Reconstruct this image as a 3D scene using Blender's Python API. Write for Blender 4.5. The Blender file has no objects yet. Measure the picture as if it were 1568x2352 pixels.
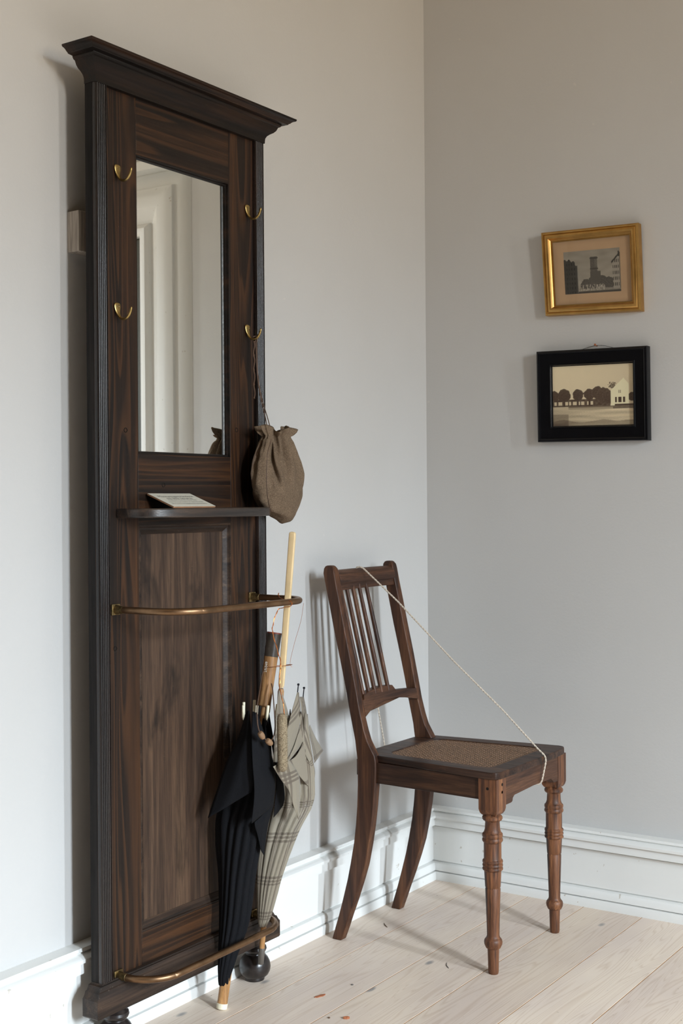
import bpy, bmesh, math, random
from math import sin, cos, pi, atan2, sqrt, radians
from mathutils import Vector, Matrix
random.seed(7)
V = Vector
# ------------------------------------------------------------------ camera
sc = bpy.context.scene
col = sc.collection
W, H = 1568, 2352
FPX = 2950.0
cam_d = bpy.data.cameras.new('camera')
cam = bpy.data.objects.new('camera', cam_d); col.objects.link(cam); sc.camera = cam
cam_d.sensor_fit = 'VERTICAL'; cam_d.sensor_height = 36.0; cam_d.lens = FPX * 36.0 / H
cam_d.shift_y = -21.0 / H
cam_d.clip_start = 0.05
yaw = math.atan(2003 / 2950.0); roll = math.atan(0.0075)
fwd = V((-sin(yaw), cos(yaw), 0)); rgt = V((cos(yaw), sin(yaw), 0)); upv = V((0, 0, 1))
R = Matrix((rgt, upv, -fwd)).transposed()
R = R @ Matrix.Rotation(-roll, 3, 'Z')
cam.matrix_world = Matrix.Translation((1.82, -3.122, 1.05)) @ R.to_4x4()
cam_d.dof.use_dof = True; cam_d.dof.focus_distance = 2.75; cam_d.dof.aperture_fstop = 9.0
# ------------------------------------------------------------------ render look
sc.view_settings.view_transform = 'Standard'; sc.view_settings.look = 'None'
sc.view_settings.gamma = 1.0; sc.view_settings.exposure = 0.0
sc.view_settings.use_curve_mapping = False
# ------------------------------------------------------------------ world: overcast sky over dull ground
SKY = (0.84, 0.96, 1.05); HORIZ = (0.36, 0.365, 0.35); GROUND = (0.28, 0.225, 0.155)
SKY_STRENGTH = 130.0
w = bpy.data.worlds.new('overcast_sky'); sc.world = w; w.use_nodes = True
nt = w.node_tree; nt.nodes.clear()
tc = nt.nodes.new('ShaderNodeTexCoord'); sp = nt.nodes.new('ShaderNodeSeparateXYZ')
nt.links.new(tc.outputs['Generated'], sp.inputs[0])
mp = nt.nodes.new('ShaderNodeMapRange'); mp.inputs[1].default_value = -1; mp.inputs[2].default_value = 1
nt.links.new(sp.outputs['Z'], mp.inputs[0])
rp = nt.nodes.new('ShaderNodeValToRGB'); nt.links.new(mp.outputs[0], rp.inputs[0])
cr = rp.color_ramp; cr.elements[0].position = 0.0; cr.elements[0].color = (*GROUND, 1)
cr.elements[1].position = 1.0; cr.elements[1].color = (*SKY, 1)
for p, c in ((0.47, GROUND), (0.505, HORIZ), (0.57, (0.40, 0.45, 0.50)), (0.64, (0.95, 1.09, 1.21)), (0.76, (1.55, 1.76, 1.95))):
    e = cr.elements.new(p); e.color = (*c, 1)
bg = nt.nodes.new('ShaderNodeBackground'); bg.inputs[1].default_value = SKY_STRENGTH
nt.links.new(rp.outputs[0], bg.inputs[0])
wo = nt.nodes.new('ShaderNodeOutputWorld'); nt.links.new(bg.outputs[0], wo.inputs[0])
w.cycles.sampling_method = 'NONE'
# window openings in the wall opposite the hall stand: (y0, y1, z0, z1)
XW = 4.6
WINDOWS = [(-2.72, -2.18, 1.12, 2.58), (-1.34, -1.10, 1.12, 2.58)]
for i, (y0, y1, z0, z1) in enumerate(WINDOWS):
    L = bpy.data.lights.new('window_portal', 'AREA'); L.shape = 'RECTANGLE'
    L.size = z1 - z0; L.size_y = y1 - y0
    L.cycles.is_portal = True
    o = bpy.data.objects.new('window_portal', L); col.objects.link(o)
    o.location = (XW + 0.10, (y0 + y1) / 2, (z0 + z1) / 2)
    o.rotation_euler = (0, radians(90), 0)

# ------------------------------------------------------------------ materials
def new_mat(name):
    m = bpy.data.materials.new(name); m.use_nodes = True
    return m, m.node_tree, m.node_tree.nodes['Principled BSDF']
def coords(nt, scale, rot=(0, 0, 0), loc=(0, 0, 0)):
    t = nt.nodes.new('ShaderNodeTexCoord'); mpg = nt.nodes.new('ShaderNodeMapping')
    mpg.inputs['Scale'].default_value = scale; mpg.inputs['Rotation'].default_value = rot
    mpg.inputs['Location'].default_value = loc
    nt.links.new(t.outputs['Object'], mpg.inputs[0]); return mpg.outputs[0]
def noise(nt, vec, scale, detail=3, rough=0.5, dist=0.0):
    n = nt.nodes.new('ShaderNodeTexNoise'); nt.links.new(vec, n.inputs['Vector'])
    n.inputs['Scale'].default_value = scale; n.inputs['Detail'].default_value = detail
    n.inputs['Roughness'].default_value = rough; n.inputs['Distortion'].default_value = dist
    return n.outputs['Fac']
def ramp(nt, fac, stops, mode='LINEAR'):
    r = nt.nodes.new('ShaderNodeValToRGB'); nt.links.new(fac, r.inputs[0]); c = r.color_ramp
    c.interpolation = mode
    while len(c.elements) < len(stops): c.elements.new(0.5)
    for e, (p, k) in zip(c.elements, stops):
        e.position = p; e.color = (*k, 1) if len(k) == 3 else (k[0], k[0], k[0], 1)
    return r.outputs[0]
def mix(nt, a, b, fac, mode='MIX'):
    m = nt.nodes.new('ShaderNodeMix'); m.data_type = 'RGBA'; m.blend_type = mode
    for sock, val in ((m.inputs[0], fac), (m.inputs[6], a), (m.inputs[7], b)):
        if hasattr(val, 'is_linked') or hasattr(val, 'links'): nt.links.new(val, sock)
        else: sock.default_value = val if not isinstance(val, tuple) else (*val, 1)
    return m.outputs[2]
def bump(nt, bs, h, strength, dist=0.001):
    b = nt.nodes.new('ShaderNodeBump'); b.inputs['Strength'].default_value = strength
    b.inputs['Distance'].default_value = dist
    nt.links.new(h, b.inputs['Height']); nt.links.new(b.outputs[0], bs.inputs['Normal'])
def plain(name, c, rough=0.5, metal=0.0, spec=0.5, nscale=60, var=0.12):
    m, nt, bs = new_mat(name)
    n = noise(nt, coords(nt, (1, 1, 1)), nscale, 4)
    lo = tuple(x * (1 - var) for x in c); hi = tuple(min(1, x * (1 + var)) for x in c)
    nt.links.new(ramp(nt, n, [(0.3, lo), (0.7, hi)]), bs.inputs['Base Color'])
    bs.inputs['Roughness'].default_value = rough; bs.inputs['Metallic'].default_value = metal
    bs.inputs['Specular IOR Level'].default_value = spec
    return m
def wood(name, dark, mid, light, axis='z', rough=0.4, g=1.0, spec=0.35, bmp=0.25, specks=0.0, knot=0.0, seed=0.0, fig=0.0):
    m, nt, bs = new_mat(name)
    s = {'x': (0.05, 1, 1), 'y': (1, 0.05, 1), 'z': (1, 1, 0.05)}[axis]
    v = coords(nt, s, loc=(seed, seed * 0.7, seed * 0.3))
    big = noise(nt, v, 26 * g, 3, 0.5, 0.8)
    fine = noise(nt, v, 190 * g, 4, 0.6, 0.2)
    c1 = ramp(nt, big, [(0.30, dark), (0.5, mid), (0.72, light)])
    c2 = ramp(nt, fine, [(0.35, (0.45,)), (0.62, (1.0,))])
    c = mix(nt, c1, c2, 0.75, 'MULTIPLY')
    if fig:
        fz = noise(nt, coords(nt, {'x': (0.045, 1, 1), 'y': (1, 0.045, 1), 'z': (1, 1, 0.045)}[axis], loc=(seed + 5, 2, 1)), 15 * g, 2, 0.4, 0.35)
        mu = nt.nodes.new('ShaderNodeMath'); mu.operation = 'MULTIPLY'; mu.inputs[1].default_value = 15; nt.links.new(fz, mu.inputs[0])
        fr_ = nt.nodes.new('ShaderNodeMath'); fr_.operation = 'FRACT'; nt.links.new(mu.outputs[0], fr_.inputs[0])
        ln = ramp(nt, fr_.outputs[0], [(0.0, (1,)), (0.10, (0.9,)), (0.42, (0.05,)), (0.9, (0.0,)), (1.0, (1,))])
        c = mix(nt, mix(nt, c, (0.62, 0.62, 0.62), 1.0, 'MULTIPLY'), tuple(min(1, 1.25 * q) for q in light), mix(nt, ln, (fig, fig, fig), 1.0, 'MULTIPLY'))
    if knot:
        s2 = {'x': (0.35, 1, 1), 'y': (1, 0.35, 1), 'z': (1, 1, 0.35)}[axis]
        kn = noise(nt, coords(nt, s2, loc=(seed + 3, 1, 2)), 13, 4, 0.6, 0.5)
        kr = ramp(nt, kn, [(0.56, (1.0,)), (0.68, (0.25,))])
        c = mix(nt, c, kr, knot, 'MULTIPLY')
    if specks:
        sn = noise(nt, coords(nt, (1, 1, 1)), 330, 2, 0.7)
        sr = ramp(nt, sn, [(0.70, (0,)), (0.74, (1,))])
        bn = noise(nt, coords(nt, (1, 1, 1)), 9, 2)
        br = ramp(nt, bn, [(0.42, (0,)), (0.62, (1,))])
        sf = mix(nt, sr, br, 1.0, 'MULTIPLY')
        sf = mix(nt, sf, (specks, specks, specks), 1.0, 'MULTIPLY')
        c = mix(nt, c, (0.30, 0.24, 0.19), sf)
    nt.links.new(c, bs.inputs['Base Color'])
    rr = ramp(nt, fine, [(0.3, (min(1, rough + 0.15),)), (0.7, (rough,))])
    nt.links.new(rr, bs.inputs['Roughness'])
    bs.inputs['Specular IOR Level'].default_value = spec
    bump(nt, bs, fine, bmp, 0.0006)
    return m
DK, MD, LT = (0.007, 0.0042, 0.003), (0.028, 0.0125, 0.0062), (0.085, 0.034, 0.012)
M = {}
M['stile'] = wood('dark_pine_vertical', DK, MD, LT, 'z', 0.38, 1.0, specks=0.25, fig=0.36)
M['rail'] = wood('dark_pine_crosswise', DK, MD, LT, 'y', 0.38, 1.0, specks=0.25, seed=4, fig=0.32)
M['reed'] = wood('black_stained_reeds', (0.005, 0.0035, 0.004), (0.013, 0.008, 0.007), (0.030, 0.016, 0.012), 'z', 0.22, 1.3, spec=0.7, specks=0.15, bmp=0.05)
M['side'] = wood('black_stained_edge', (0.007, 0.006, 0.0055), (0.012, 0.010, 0.009), (0.020, 0.016, 0.014), 'z', 0.5, 1.0, spec=0.18)
M['cornice'] = wood('dark_cornice_wood', (0.005, 0.003, 0.002), (0.011, 0.0065, 0.0045), (0.034, 0.015, 0.007), 'y', 0.35, 1.0, spec=0.28, specks=0.25, seed=2)
M['base'] = wood('worn_dark_base_wood', (0.012, 0.008, 0.006), (0.036, 0.021, 0.014), (0.085, 0.05, 0.031), 'y', 0.42, 1.5, specks=1.0, seed=8)
M['panel'] = wood('faded_panel_wood', (0.030, 0.016, 0.010), (0.072, 0.040, 0.024), (0.125, 0.072, 0.042), 'z', 0.45, 1.6, specks=0.35, knot=0.85, seed=1.3)
M['foot'] = plain('ebonised_foot', (0.016, 0.012, 0.011), 0.28, 0, 0.6, 90, 0.5)
M['chair'] = wood('chair_mahogany', (0.024, 0.009, 0.005), (0.082, 0.031, 0.014), (0.16, 0.066, 0.028), 'z', 0.42, 1.6)
M['chairx'] = wood('chair_seat_wood', (0.016, 0.0075, 0.005), (0.046, 0.020, 0.011), (0.10, 0.045, 0.022), 'x', 0.38, 1.6, specks=0.3)
M['chairy'] = wood('chair_rail_wood', (0.026, 0.010, 0.006), (0.085, 0.034, 0.016), (0.16, 0.070, 0.032), 'y', 0.40, 1.6)
M['leg'] = wood('chair_leg_wood', (0.034, 0.015, 0.010), (0.15, 0.058, 0.026), (0.30, 0.125, 0.052), 'z', 0.42, 3.2, specks=0.2)
M['cane'] = plain('aged_cane', (0.25, 0.15, 0.09), 0.6, 0, 0.4, 200, 0.5)
M['brass'] = plain('old_brass', (0.46, 0.33, 0.13), 0.33, 1.0, 0.5, 60, 0.3)
M['rod'] = plain('tarnished_brass_rod', (0.26, 0.155, 0.085), 0.40, 1.0, 0.5, 30, 0.25)
M['bracket'] = plain('dull_brass_bracket', (0.26, 0.19, 0.09), 0.45, 1.0, 0.5, 150, 0.5)
M['black_cloth'] = plain('black_cotton', (0.0048, 0.0050, 0.0065), 0.85, 0, 0.18, 500, 0.4)
M['handle_wood'] = wood('umbrella_handle_wood', (0.20, 0.095, 0.035), (0.36, 0.185, 0.075), (0.50, 0.28, 0.12), 'z', 0.32, 2.0)
M['pale_wood'] = wood('umbrella_tip_wood', (0.38, 0.18, 0.065), (0.55, 0.29, 0.11), (0.66, 0.37, 0.16), 'z', 0.4, 2.0)
M['ivory'] = plain('ivory', (0.78, 0.58, 0.32), 0.35, 0, 0.5, 40, 0.06)
M['bone'] = plain('bone_white', (0.80, 0.74, 0.56), 0.4, 0, 0.5, 200, 0.05)
M['horn'] = plain('dark_horn_collar', (0.045, 0.035, 0.027), 0.3, 0, 0.5, 60, 0.4)
M['redrim'] = plain('red_rim', (0.16, 0.03, 0.02), 0.3)
M['steel'] = plain('blackened_steel', (0.02, 0.02, 0.025), 0.35, 0.8)
M['leather'] = plain('brown_cord', (0.085, 0.045, 0.026), 0.6)
M['bead'] = plain('wooden_toggle', (0.24, 0.14, 0.075), 0.45)
M['gaiter'] = plain('grey_rubber_cap', (0.10, 0.085, 0.07), 0.5)
M['rope'] = plain('pale_rope', (0.58, 0.50, 0.41), 0.9, 0, 0.2, 400, 0.25)
M['wire'] = plain('copper_wire', (0.55, 0.19, 0.06), 0.35, 1.0)
M['batten'] = wood('painted_batten', (0.36, 0.31, 0.26), (0.48, 0.42, 0.36), (0.56, 0.50, 0.43), 'z', 0.6, 1.0)
M['card_edge'] = plain('brown_card_edge', (0.36, 0.18, 0.09), 0.7)
M['card'] = plain('cream_card', (0.70, 0.68, 0.58), 0.4, nscale=5, var=0.02)
M['ink'] = plain('printed_ink', (0.05, 0.045, 0.045), 0.6)
M['white_ink'] = plain('white_paint_lettering', (0.8, 0.78, 0.7), 0.6)
M['gold'] = plain('gilt_frame', (0.52, 0.30, 0.095), 0.33, 1.0, 0.5, 30, 0.15)
M['gold_dark'] = plain('dark_gilt_slip', (0.10, 0.06, 0.02), 0.5, 0.6)
M['black_frame'] = plain('black_lacquer_frame', (0.003, 0.003, 0.004), 0.18, 0, 0.3, 30, 0.2)
M['chip'] = plain('bark_chip', (0.36, 0.12, 0.05), 0.8)
M['crumb'] = plain('dark_crumb', (0.12, 0.07, 0.04), 0.9)
M['splinter'] = plain('grey_splinter', (0.10, 0.09, 0.08), 0.8)
# bag linen
m, nt, bs = new_mat('brown_linen')
n = noise(nt, coords(nt, (1, 1, 1)), 420, 3, 0.7)
n2 = noise(nt, coords(nt, (1, 1, 1)), 30, 3)
c = mix(nt, ramp(nt, n, [(0.3, (0.10, 0.068, 0.044)), (0.7, (0.235, 0.165, 0.108))]),
        ramp(nt, n2, [(0.3, (0.8,)), (0.7, (1.0,))]), 1.0, 'MULTIPLY')
nt.links.new(c, bs.inputs['Base Color']); bs.inputs['Roughness'].default_value = 0.95
bs.inputs['Specular IOR Level'].default_value = 0.15; bump(nt, bs, n, 0.5, 0.0008); M['linen'] = m
# plush
m, nt, bs = new_mat('beige_plush')
n = noise(nt, coords(nt, (1, 1, 1)), 500, 3, 0.7)
nt.links.new(ramp(nt, n, [(0.3, (0.16, 0.11, 0.06)), (0.7, (0.50, 0.40, 0.26))]), bs.inputs['Base Color'])
bs.inputs['Roughness'].default_value = 0.95; bump(nt, bs, n, 1.0, 0.002); M['plush'] = m
# plaid cloth driven by the woven UVs of the canopy
m, nt, bs = new_mat('checked_taupe_cloth')
uvn = nt.nodes.new('ShaderNodeUVMap'); uvn.uv_map = 'weave'
spx = nt.nodes.new('ShaderNodeSeparateXYZ'); nt.links.new(uvn.outputs[0], spx.inputs[0])
def stripes(sock):
    a = nt.nodes.new('ShaderNodeMath'); a.operation = 'FRACT'; nt.links.new(sock, a.inputs[0])
    return ramp(nt, a.outputs[0], [(0.0, (0,)), (0.42, (1,)), (0.48, (0,)), (0.52, (1,)), (0.58, (0,)), (0.62, (1,)), (0.68, (0,))], 'CONSTANT')
sx, sy = stripes(spx.outputs[0]), stripes(spx.outputs[1])
base = (0.25, 0.215, 0.16); strp = (0.105, 0.08, 0.058)
c = mix(nt, base, strp, mix(nt, sx, (0.8, 0.8, 0.8), 1.0, 'MULTIPLY'))
c = mix(nt, c, strp, mix(nt, sy, (0.75, 0.75, 0.75), 1.0, 'MULTIPLY'))
nt.links.new(c, bs.inputs['Base Color']); bs.inputs['Roughness'].default_value = 0.55
bs.inputs['Specular IOR Level'].default_value = 0.4; bs.inputs['Sheen Weight'].default_value = 0.2; M['plaid'] = m
# plaster walls
def wall_mat(name, c):
    m, nt, bs = new_mat(name)
    v = coords(nt, (1, 1, 1))
    n = noise(nt, v, 150, 4, 0.6); n2 = noise(nt, v, 2.2, 3)
    cc = mix(nt, c, ramp(nt, n2, [(0.3, (0.965, 0.96, 0.95)), (0.7, (1, 1, 1))]), 1.0, 'MULTIPLY')
    dirt = noise(nt, v, 38, 2, 0.5)
    cc = mix(nt, cc, (0.72, 0.68, 0.62), mix(nt, ramp(nt, dirt, [(0.76, (0,)), (0.79, (1,))]), (0.25, 0.25, 0.25), 1.0, 'MULTIPLY'))
    nt.links.new(cc, bs.inputs['Base Color']); bs.inputs['Roughness'].default_value = 0.55
    bs.inputs['Specular IOR Level'].default_value = 0.3
    bump(nt, bs, n, 0.28, 0.0012); return m
M['wall'] = wall_mat('grey_plaster', (0.56, 0.55, 0.535))
M['ceil'] = wall_mat('ceiling_plaster', (0.50, 0.44, 0.35))
M['wall_far'] = wall_mat('brown_plaster', (0.12, 0.09, 0.06))
m, nt, bs = new_mat('white_paint')
v = coords(nt, (1, 1, 1)); n = noise(nt, v, 45, 3)
c = mix(nt, (0.70, 0.70, 0.675), ramp(nt, n, [(0.72, (0, 0, 0)), (0.76, (1, 1, 1))]), 0.0)
chip = ramp(nt, noise(nt, v, 60, 2, 0.5), [(0.735, (0,)), (0.75, (1,))])
c = mix(nt, (0.76, 0.76, 0.735), (0.42, 0.36, 0.28), mix(nt, chip, (0.6, 0.6, 0.6), 1.0, 'MULTIPLY'))
nt.links.new(c, bs.inputs['Base Color']); bs.inputs['Roughness'].default_value = 0.4; M['paint'] = m
M['door_green'] = plain('dark_green_paint', (0.035, 0.035, 0.018), 0.5)
# floor: bleached pine, grain along y, knots
m, nt, bs = new_mat('bleached_pine_floor')
t = nt.nodes.new('ShaderNodeTexCoord'); s3 = nt.nodes.new('ShaderNodeSeparateXYZ'); nt.links.new(t.outputs['Object'], s3.inputs[0])
ma = nt.nodes.new('ShaderNodeMath'); ma.operation = 'MULTIPLY_ADD'; ma.inputs[1].default_value = 1 / 0.158; ma.inputs[2].default_value = 10 - 0.148 / 0.158
nt.links.new(s3.outputs['X'], ma.inputs[0])
fl = nt.nodes.new('ShaderNodeMath'); fl.operation = 'FLOOR'; nt.links.new(ma.outputs[0], fl.inputs[0])
wn = nt.nodes.new('ShaderNodeTexWhiteNoise'); wn.noise_dimensions = '1D'; nt.links.new(fl.outputs[0], wn.inputs['W'])
sc3 = nt.nodes.new('ShaderNodeVectorMath'); sc3.operation = 'SCALE'; sc3.inputs['Scale'].default_value = 9.0
nt.links.new(wn.outputs['Color'], sc3.inputs[0])
def fvec(scale):
    mul = nt.nodes.new('ShaderNodeVectorMath'); mul.operation = 'MULTIPLY_ADD'; mul.inputs[1].default_value = scale
    nt.links.new(t.outputs['Object'], mul.inputs[0]); nt.links.new(sc3.outputs[0], mul.inputs[2]); return mul.outputs[0]
g1 = noise(nt, fvec((1.0, 0.055, 1)), 16, 2, 0.4, 0.7)
# contour lines of a smooth field look like cathedral grain
wv = nt.nodes.new('ShaderNodeMath'); wv.operation = 'MULTIPLY'; wv.inputs[1].default_value = 26; nt.links.new(g1, wv.inputs[0])
fr = nt.nodes.new('ShaderNodeMath'); fr.operation = 'FRACT'; nt.links.new(wv.outputs[0], fr.inputs[0])
lines = ramp(nt, fr.outputs[0], [(0.0, (0.82, 0.76, 0.71)), (0.28, (1, 1, 1)), (0.8, (1, 1, 1)), (1.0, (0.80, 0.73, 0.67))])
pl = ramp(nt, wn.outputs['Value'], [(0.0, (0.66, 0.56, 0.47)), (0.5, (0.73, 0.625, 0.53)), (1.0, (0.77, 0.67, 0.575))])
c = mix(nt, pl, lines, 0.62, 'MULTIPLY')
blot = noise(nt, fvec((1.0, 0.35, 1)), 7, 3)
c = mix(nt, c, ramp(nt, blot, [(0.35, (0.90, 0.88, 0.90)), (0.65, (1.04, 1.03, 1.0))]), 0.9, 'MULTIPLY')
vo = nt.nodes.new('ShaderNodeTexVoronoi'); vo.inputs['Scale'].default_value = 9.5; vo.inputs['Randomness'].default_value = 1
nt.links.new(fvec((1.15, 0.55, 0.0)), vo.inputs['Vector'])
kn = ramp(nt, vo.outputs['Distance'], [(0.06, (1,)), (0.11, (0,))])
kn2 = ramp(nt, vo.outputs['Color'], [(0.45, (0,)), (0.5, (1,))])
c = mix(nt, c, (0.23, 0.22, 0.22), mix(nt, mix(nt, kn, kn2, 1.0, 'MULTIPLY'), (0.85, 0.85, 0.85), 1.0, 'MULTIPLY'))
spk = noise(nt, fvec((1, 1, 1)), 120, 2, 0.5)
c = mix(nt, c, (0.20, 0.15, 0.11), mix(nt, ramp(nt, spk, [(0.745, (0,)), (0.77, (1,))]), (0.6, 0.6, 0.6), 1.0, 'MULTIPLY'))
nt.links.new(c, bs.inputs['Base Color']); bs.inputs['Roughness'].default_value = 0.5; bs.inputs['Specular IOR Level'].default_value = 0.35
bump(nt, bs, fr.outputs[0], 0.08, 0.0005); M['floor'] = m
M['gap'] = plain('floor_seam_filler', (0.42, 0.24, 0.11), 0.8)
# mirror
m, nt, bs = new_mat('old_mirror'); bs.inputs['Metallic'].default_value = 1.0
n = noise(nt, coords(nt, (1, 1, 1)), 3, 2)
nt.links.new(ramp(nt, n, [(0.3, (0.84, 0.85, 0.81)), (0.7, (0.87, 0.87, 0.84))]), bs.inputs['Base Color'])
bs.inputs['Roughness'].default_value = 0.012; M['mirror'] = m
# picture glass
m = bpy.data.materials.new('picture_glass'); m.use_nodes = True; nt = m.node_tree; nt.nodes.clear()
out = nt.nodes.new('ShaderNodeOutputMaterial'); mx = nt.nodes.new('ShaderNodeMixShader')
tr = nt.nodes.new('ShaderNodeBsdfTransparent'); gl = nt.nodes.new('ShaderNodeBsdfGlossy'); lw = nt.nodes.new('ShaderNodeLayerWeight'); lw.inputs[0].default_value = 0.5
pw = nt.nodes.new('ShaderNodeMath'); pw.operation = 'POWER'; pw.inputs[1].default_value = 5.0; nt.links.new(lw.outputs['Facing'], pw.inputs[0])
fn = nt.nodes.new('ShaderNodeMath'); fn.operation = 'MULTIPLY_ADD'; fn.inputs[1].default_value = 0.9; fn.inputs[2].default_value = 0.035; nt.links.new(pw.outputs[0], fn.inputs[0])
gl.inputs['Roughness'].default_value = 0.03
nt.links.new(fn.outputs[0], mx.inputs[0]); nt.links.new(tr.outputs[0], mx.inputs[1]); nt.links.new(gl.outputs[0], mx.inputs[2])
nt.links.new(mx.outputs[0], out.inputs[0]); M['glass'] = m
# printed pictures: colour attribute
m, nt, bs = new_mat('printed_picture')
at = nt.nodes.new('ShaderNodeAttribute'); at.attribute_name = 'print'
nt.links.new(at.outputs['Color'], bs.inputs['Base Color']); bs.inputs['Roughness'].default_value = 0.6; M['print'] = m

# ------------------------------------------------------------------ mesh helpers
def box(bm, x0, x1, y0, y1, z0, z1):
    vs = [bm.verts.new((x, y, z)) for x in (x0, x1) for y in (y0, y1) for z in (z0, z1)]
    for f in ((0, 1, 3, 2), (4, 6, 7, 5), (0, 4, 5, 1), (2, 3, 7, 6), (0, 2, 6, 4), (1, 5, 7, 3)):
        bm.faces.new([vs[i] for i in f])
def prism(bm, pts, axis, a, b):
    def mk(p, t):
        return {'x': (t, p[0], p[1]), 'y': (p[0], t, p[1]), 'z': (p[0], p[1], t)}[axis]
    A = [bm.verts.new(mk(p, a)) for p in pts]; B = [bm.verts.new(mk(p, b)) for p in pts]
    n = len(pts)
    for i in range(n): bm.faces.new((A[i], A[(i + 1) % n], B[(i + 1) % n], B[i]))
    bm.faces.new(A[::-1]); bm.faces.new(B)
def ringloft(bm, rings, closed=False, caps=True):
    R_ = [[bm.verts.new(p) for p in r] for r in rings]
    n = len(R_[0]); m_ = len(R_)
    for i in range(m_ if closed else m_ - 1):
        a, b = R_[i], R_[(i + 1) % m_]
        for j in range(n): bm.faces.new((a[j], a[(j + 1) % n], b[(j + 1) % n], b[j]))
    if caps and not closed:
        bm.faces.new(R_[0][::-1]); bm.faces.new(R_[-1])
def smooth_path(pts, sub=6, closed=False):
    P = [V(p) for p in pts]; n = len(P); out = []
    rng = range(n if closed else n - 1)
    for i in rng:
        p0 = P[(i - 1) % n] if (closed or i > 0) else P[i]; p1 = P[i]; p2 = P[(i + 1) % n]
        p3 = P[(i + 2) % n] if (closed or i + 2 < n) else p2
        for k in range(sub):
            t = k / sub
            out.append(0.5 * ((2 * p1) + (p2 - p0) * t + (2 * p0 - 5 * p1 + 4 * p2 - p3) * t * t + (3 * p1 - p0 - 3 * p2 + p3) * t ** 3))
    if not closed: out.append(P[-1])
    return out
def tube(bm, pts, r, n=10, closed=False):
    P = [V(p) for p in pts]; m_ = len(P)
    rs = r if isinstance(r, (list, tuple)) else [r] * m_
    T = []
    for i in range(m_):
        a = P[(i - 1) % m_] if (closed or i > 0) else P[i]; b = P[(i + 1) % m_] if (closed or i < m_ - 1) else P[i]
        T.append((b - a).normalized())
    nrm = T[0].orthogonal().normalized(); rings = []
    for i in range(m_):
        nrm = (nrm - T[i] * nrm.dot(T[i])).normalized(); bi = T[i].cross(nrm)
        rings.append([P[i] + rs[i] * (cos(2 * pi * k / n) * nrm + sin(2 * pi * k / n) * bi) for k in range(n)])
    ringloft(bm, rings, closed)
def lathe(bm, prof, n=32, origin=(0, 0, 0), axis=None):
    """prof: list of (height, radius) along axis from origin"""
    o = V(origin); ax = (axis or V((0, 0, 1))).normalized(); u = ax.orthogonal().normalized(); v_ = ax.cross(u)
    ringloft(bm, [[o + ax * h + r * (cos(2 * pi * k / n) * u + sin(2 * pi * k / n) * v_) for k in range(n)] for h, r in prof])
ORI = {}
def finish(name, bm, mat, parent=None, label=None, bevel=0.0, seg=2, sub=0, angle=35, smooth=True, solid=0.0):
    if parent is None: org = V((0, 0, 0))
    else: org = ORI[parent]
    bmesh.ops.remove_doubles(bm, verts=bm.verts, dist=1e-6)
    bmesh.ops.recalc_face_normals(bm, faces=bm.faces)
    bmesh.ops.translate(bm, verts=bm.verts, vec=-org)
    for f in bm.faces: f.smooth = smooth
    lim = radians(angle)
    for e in bm.edges:
        e.smooth = not (len(e.link_faces) == 2 and e.calc_face_angle(0) > lim)
    me = bpy.data.meshes.new(name); bm.to_mesh(me); bm.free()
    o = bpy.data.objects.new(name, me); col.objects.link(o)
    if mat is not None: me.materials.append(mat if not isinstance(mat, str) else M[mat])
    if parent is not None: o.parent = parent
    ORI[o] = org
    if label: o['label'] = label
    if solid:
        s_ = o.modifiers.new('thickness', 'SOLIDIFY'); s_.thickness = solid; s_.offset = 0
    if bevel:
        b_ = o.modifiers.new('bevel', 'BEVEL'); b_.width = bevel; b_.segments = seg; b_.limit_method = 'ANGLE'; b_.angle_limit = radians(40)
        b_.harden_normals = False
    if sub:
        u_ = o.modifiers.new('subdivision', 'SUBSURF'); u_.levels = sub; u_.render_levels = sub
    return o
def thing(name, label, cat, loc, group=None):
    o = bpy.data.objects.new(name, None); col.objects.link(o); o.location = loc
    o.empty_display_size = 0.05
    ORI[o] = V(loc); o['label'] = label; o['category'] = cat
    if group: o['group'] = group
    return o
def tag(o, label, cat, group=None, kind=None):
    o['label'] = label; o['category'] = cat
    if group: o['group'] = group
    if kind: o['kind'] = kind
    return o
def recenter(o, loc):
    """give a one-mesh thing its own origin"""
    d = V(loc); o.data.transform(Matrix.Translation(-d)); o.location = d
def structure(name, bm, mat, **k):
    o = finish(name, bm, mat, **k); o['kind'] = 'structure'; return o
def boxobj(name, dims, mat, parent=None, bevel=0.001, **k):
    bm = bmesh.new(); box(bm, *dims); return finish(name, bm, mat, parent, bevel=bevel, **k)

# ------------------------------------------------------------------ the room
XL, YB, ZC, YF = -0.022, 0.022, 3.0, -5.6
bm = bmesh.new()
k = -1
xs = [-0.05] + [0.148 + 0.158 * i for i in range(0, 30)]
for i in range(len(xs) - 1):
    a, b = xs[i] + 0.0014, min(xs[i + 1], XW) - 0.0014
    if a < b: box(bm, a, b, YF, 0.03, -0.03, 0.0)
fo = structure('floor', bm, 'floor')
bm = bmesh.new(); box(bm, -0.05, XW + 0.05, YF, 0.03, -0.028, -0.0007)
g = finish('floor_seams', bm, 'gap', fo); 
bm = bmesh.new(); box(bm, XL - 0.12, XL, YF - 0.1, YB + 0.1, -0.03, ZC); structure('wall_left', bm, 'wall')
DX0, DX1, DZ = 1.2, 2.0, 1.93
bm = bmesh.new()
box(bm, XL - 0.1, DX0, YB, YB + 0.14, -0.03, ZC); box(bm, DX1, XW + 0.1, YB, YB + 0.14, -0.03, ZC); box(bm, DX0, DX1, YB, YB + 0.14, DZ, ZC)
structure('wall_back', bm, 'wall')
bm = bmesh.new(); box(bm, XL - 0.1, XW + 0.1, YF - 0.12, YF, -0.03, ZC); structure('wall_front', bm, 'wall_far')
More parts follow.
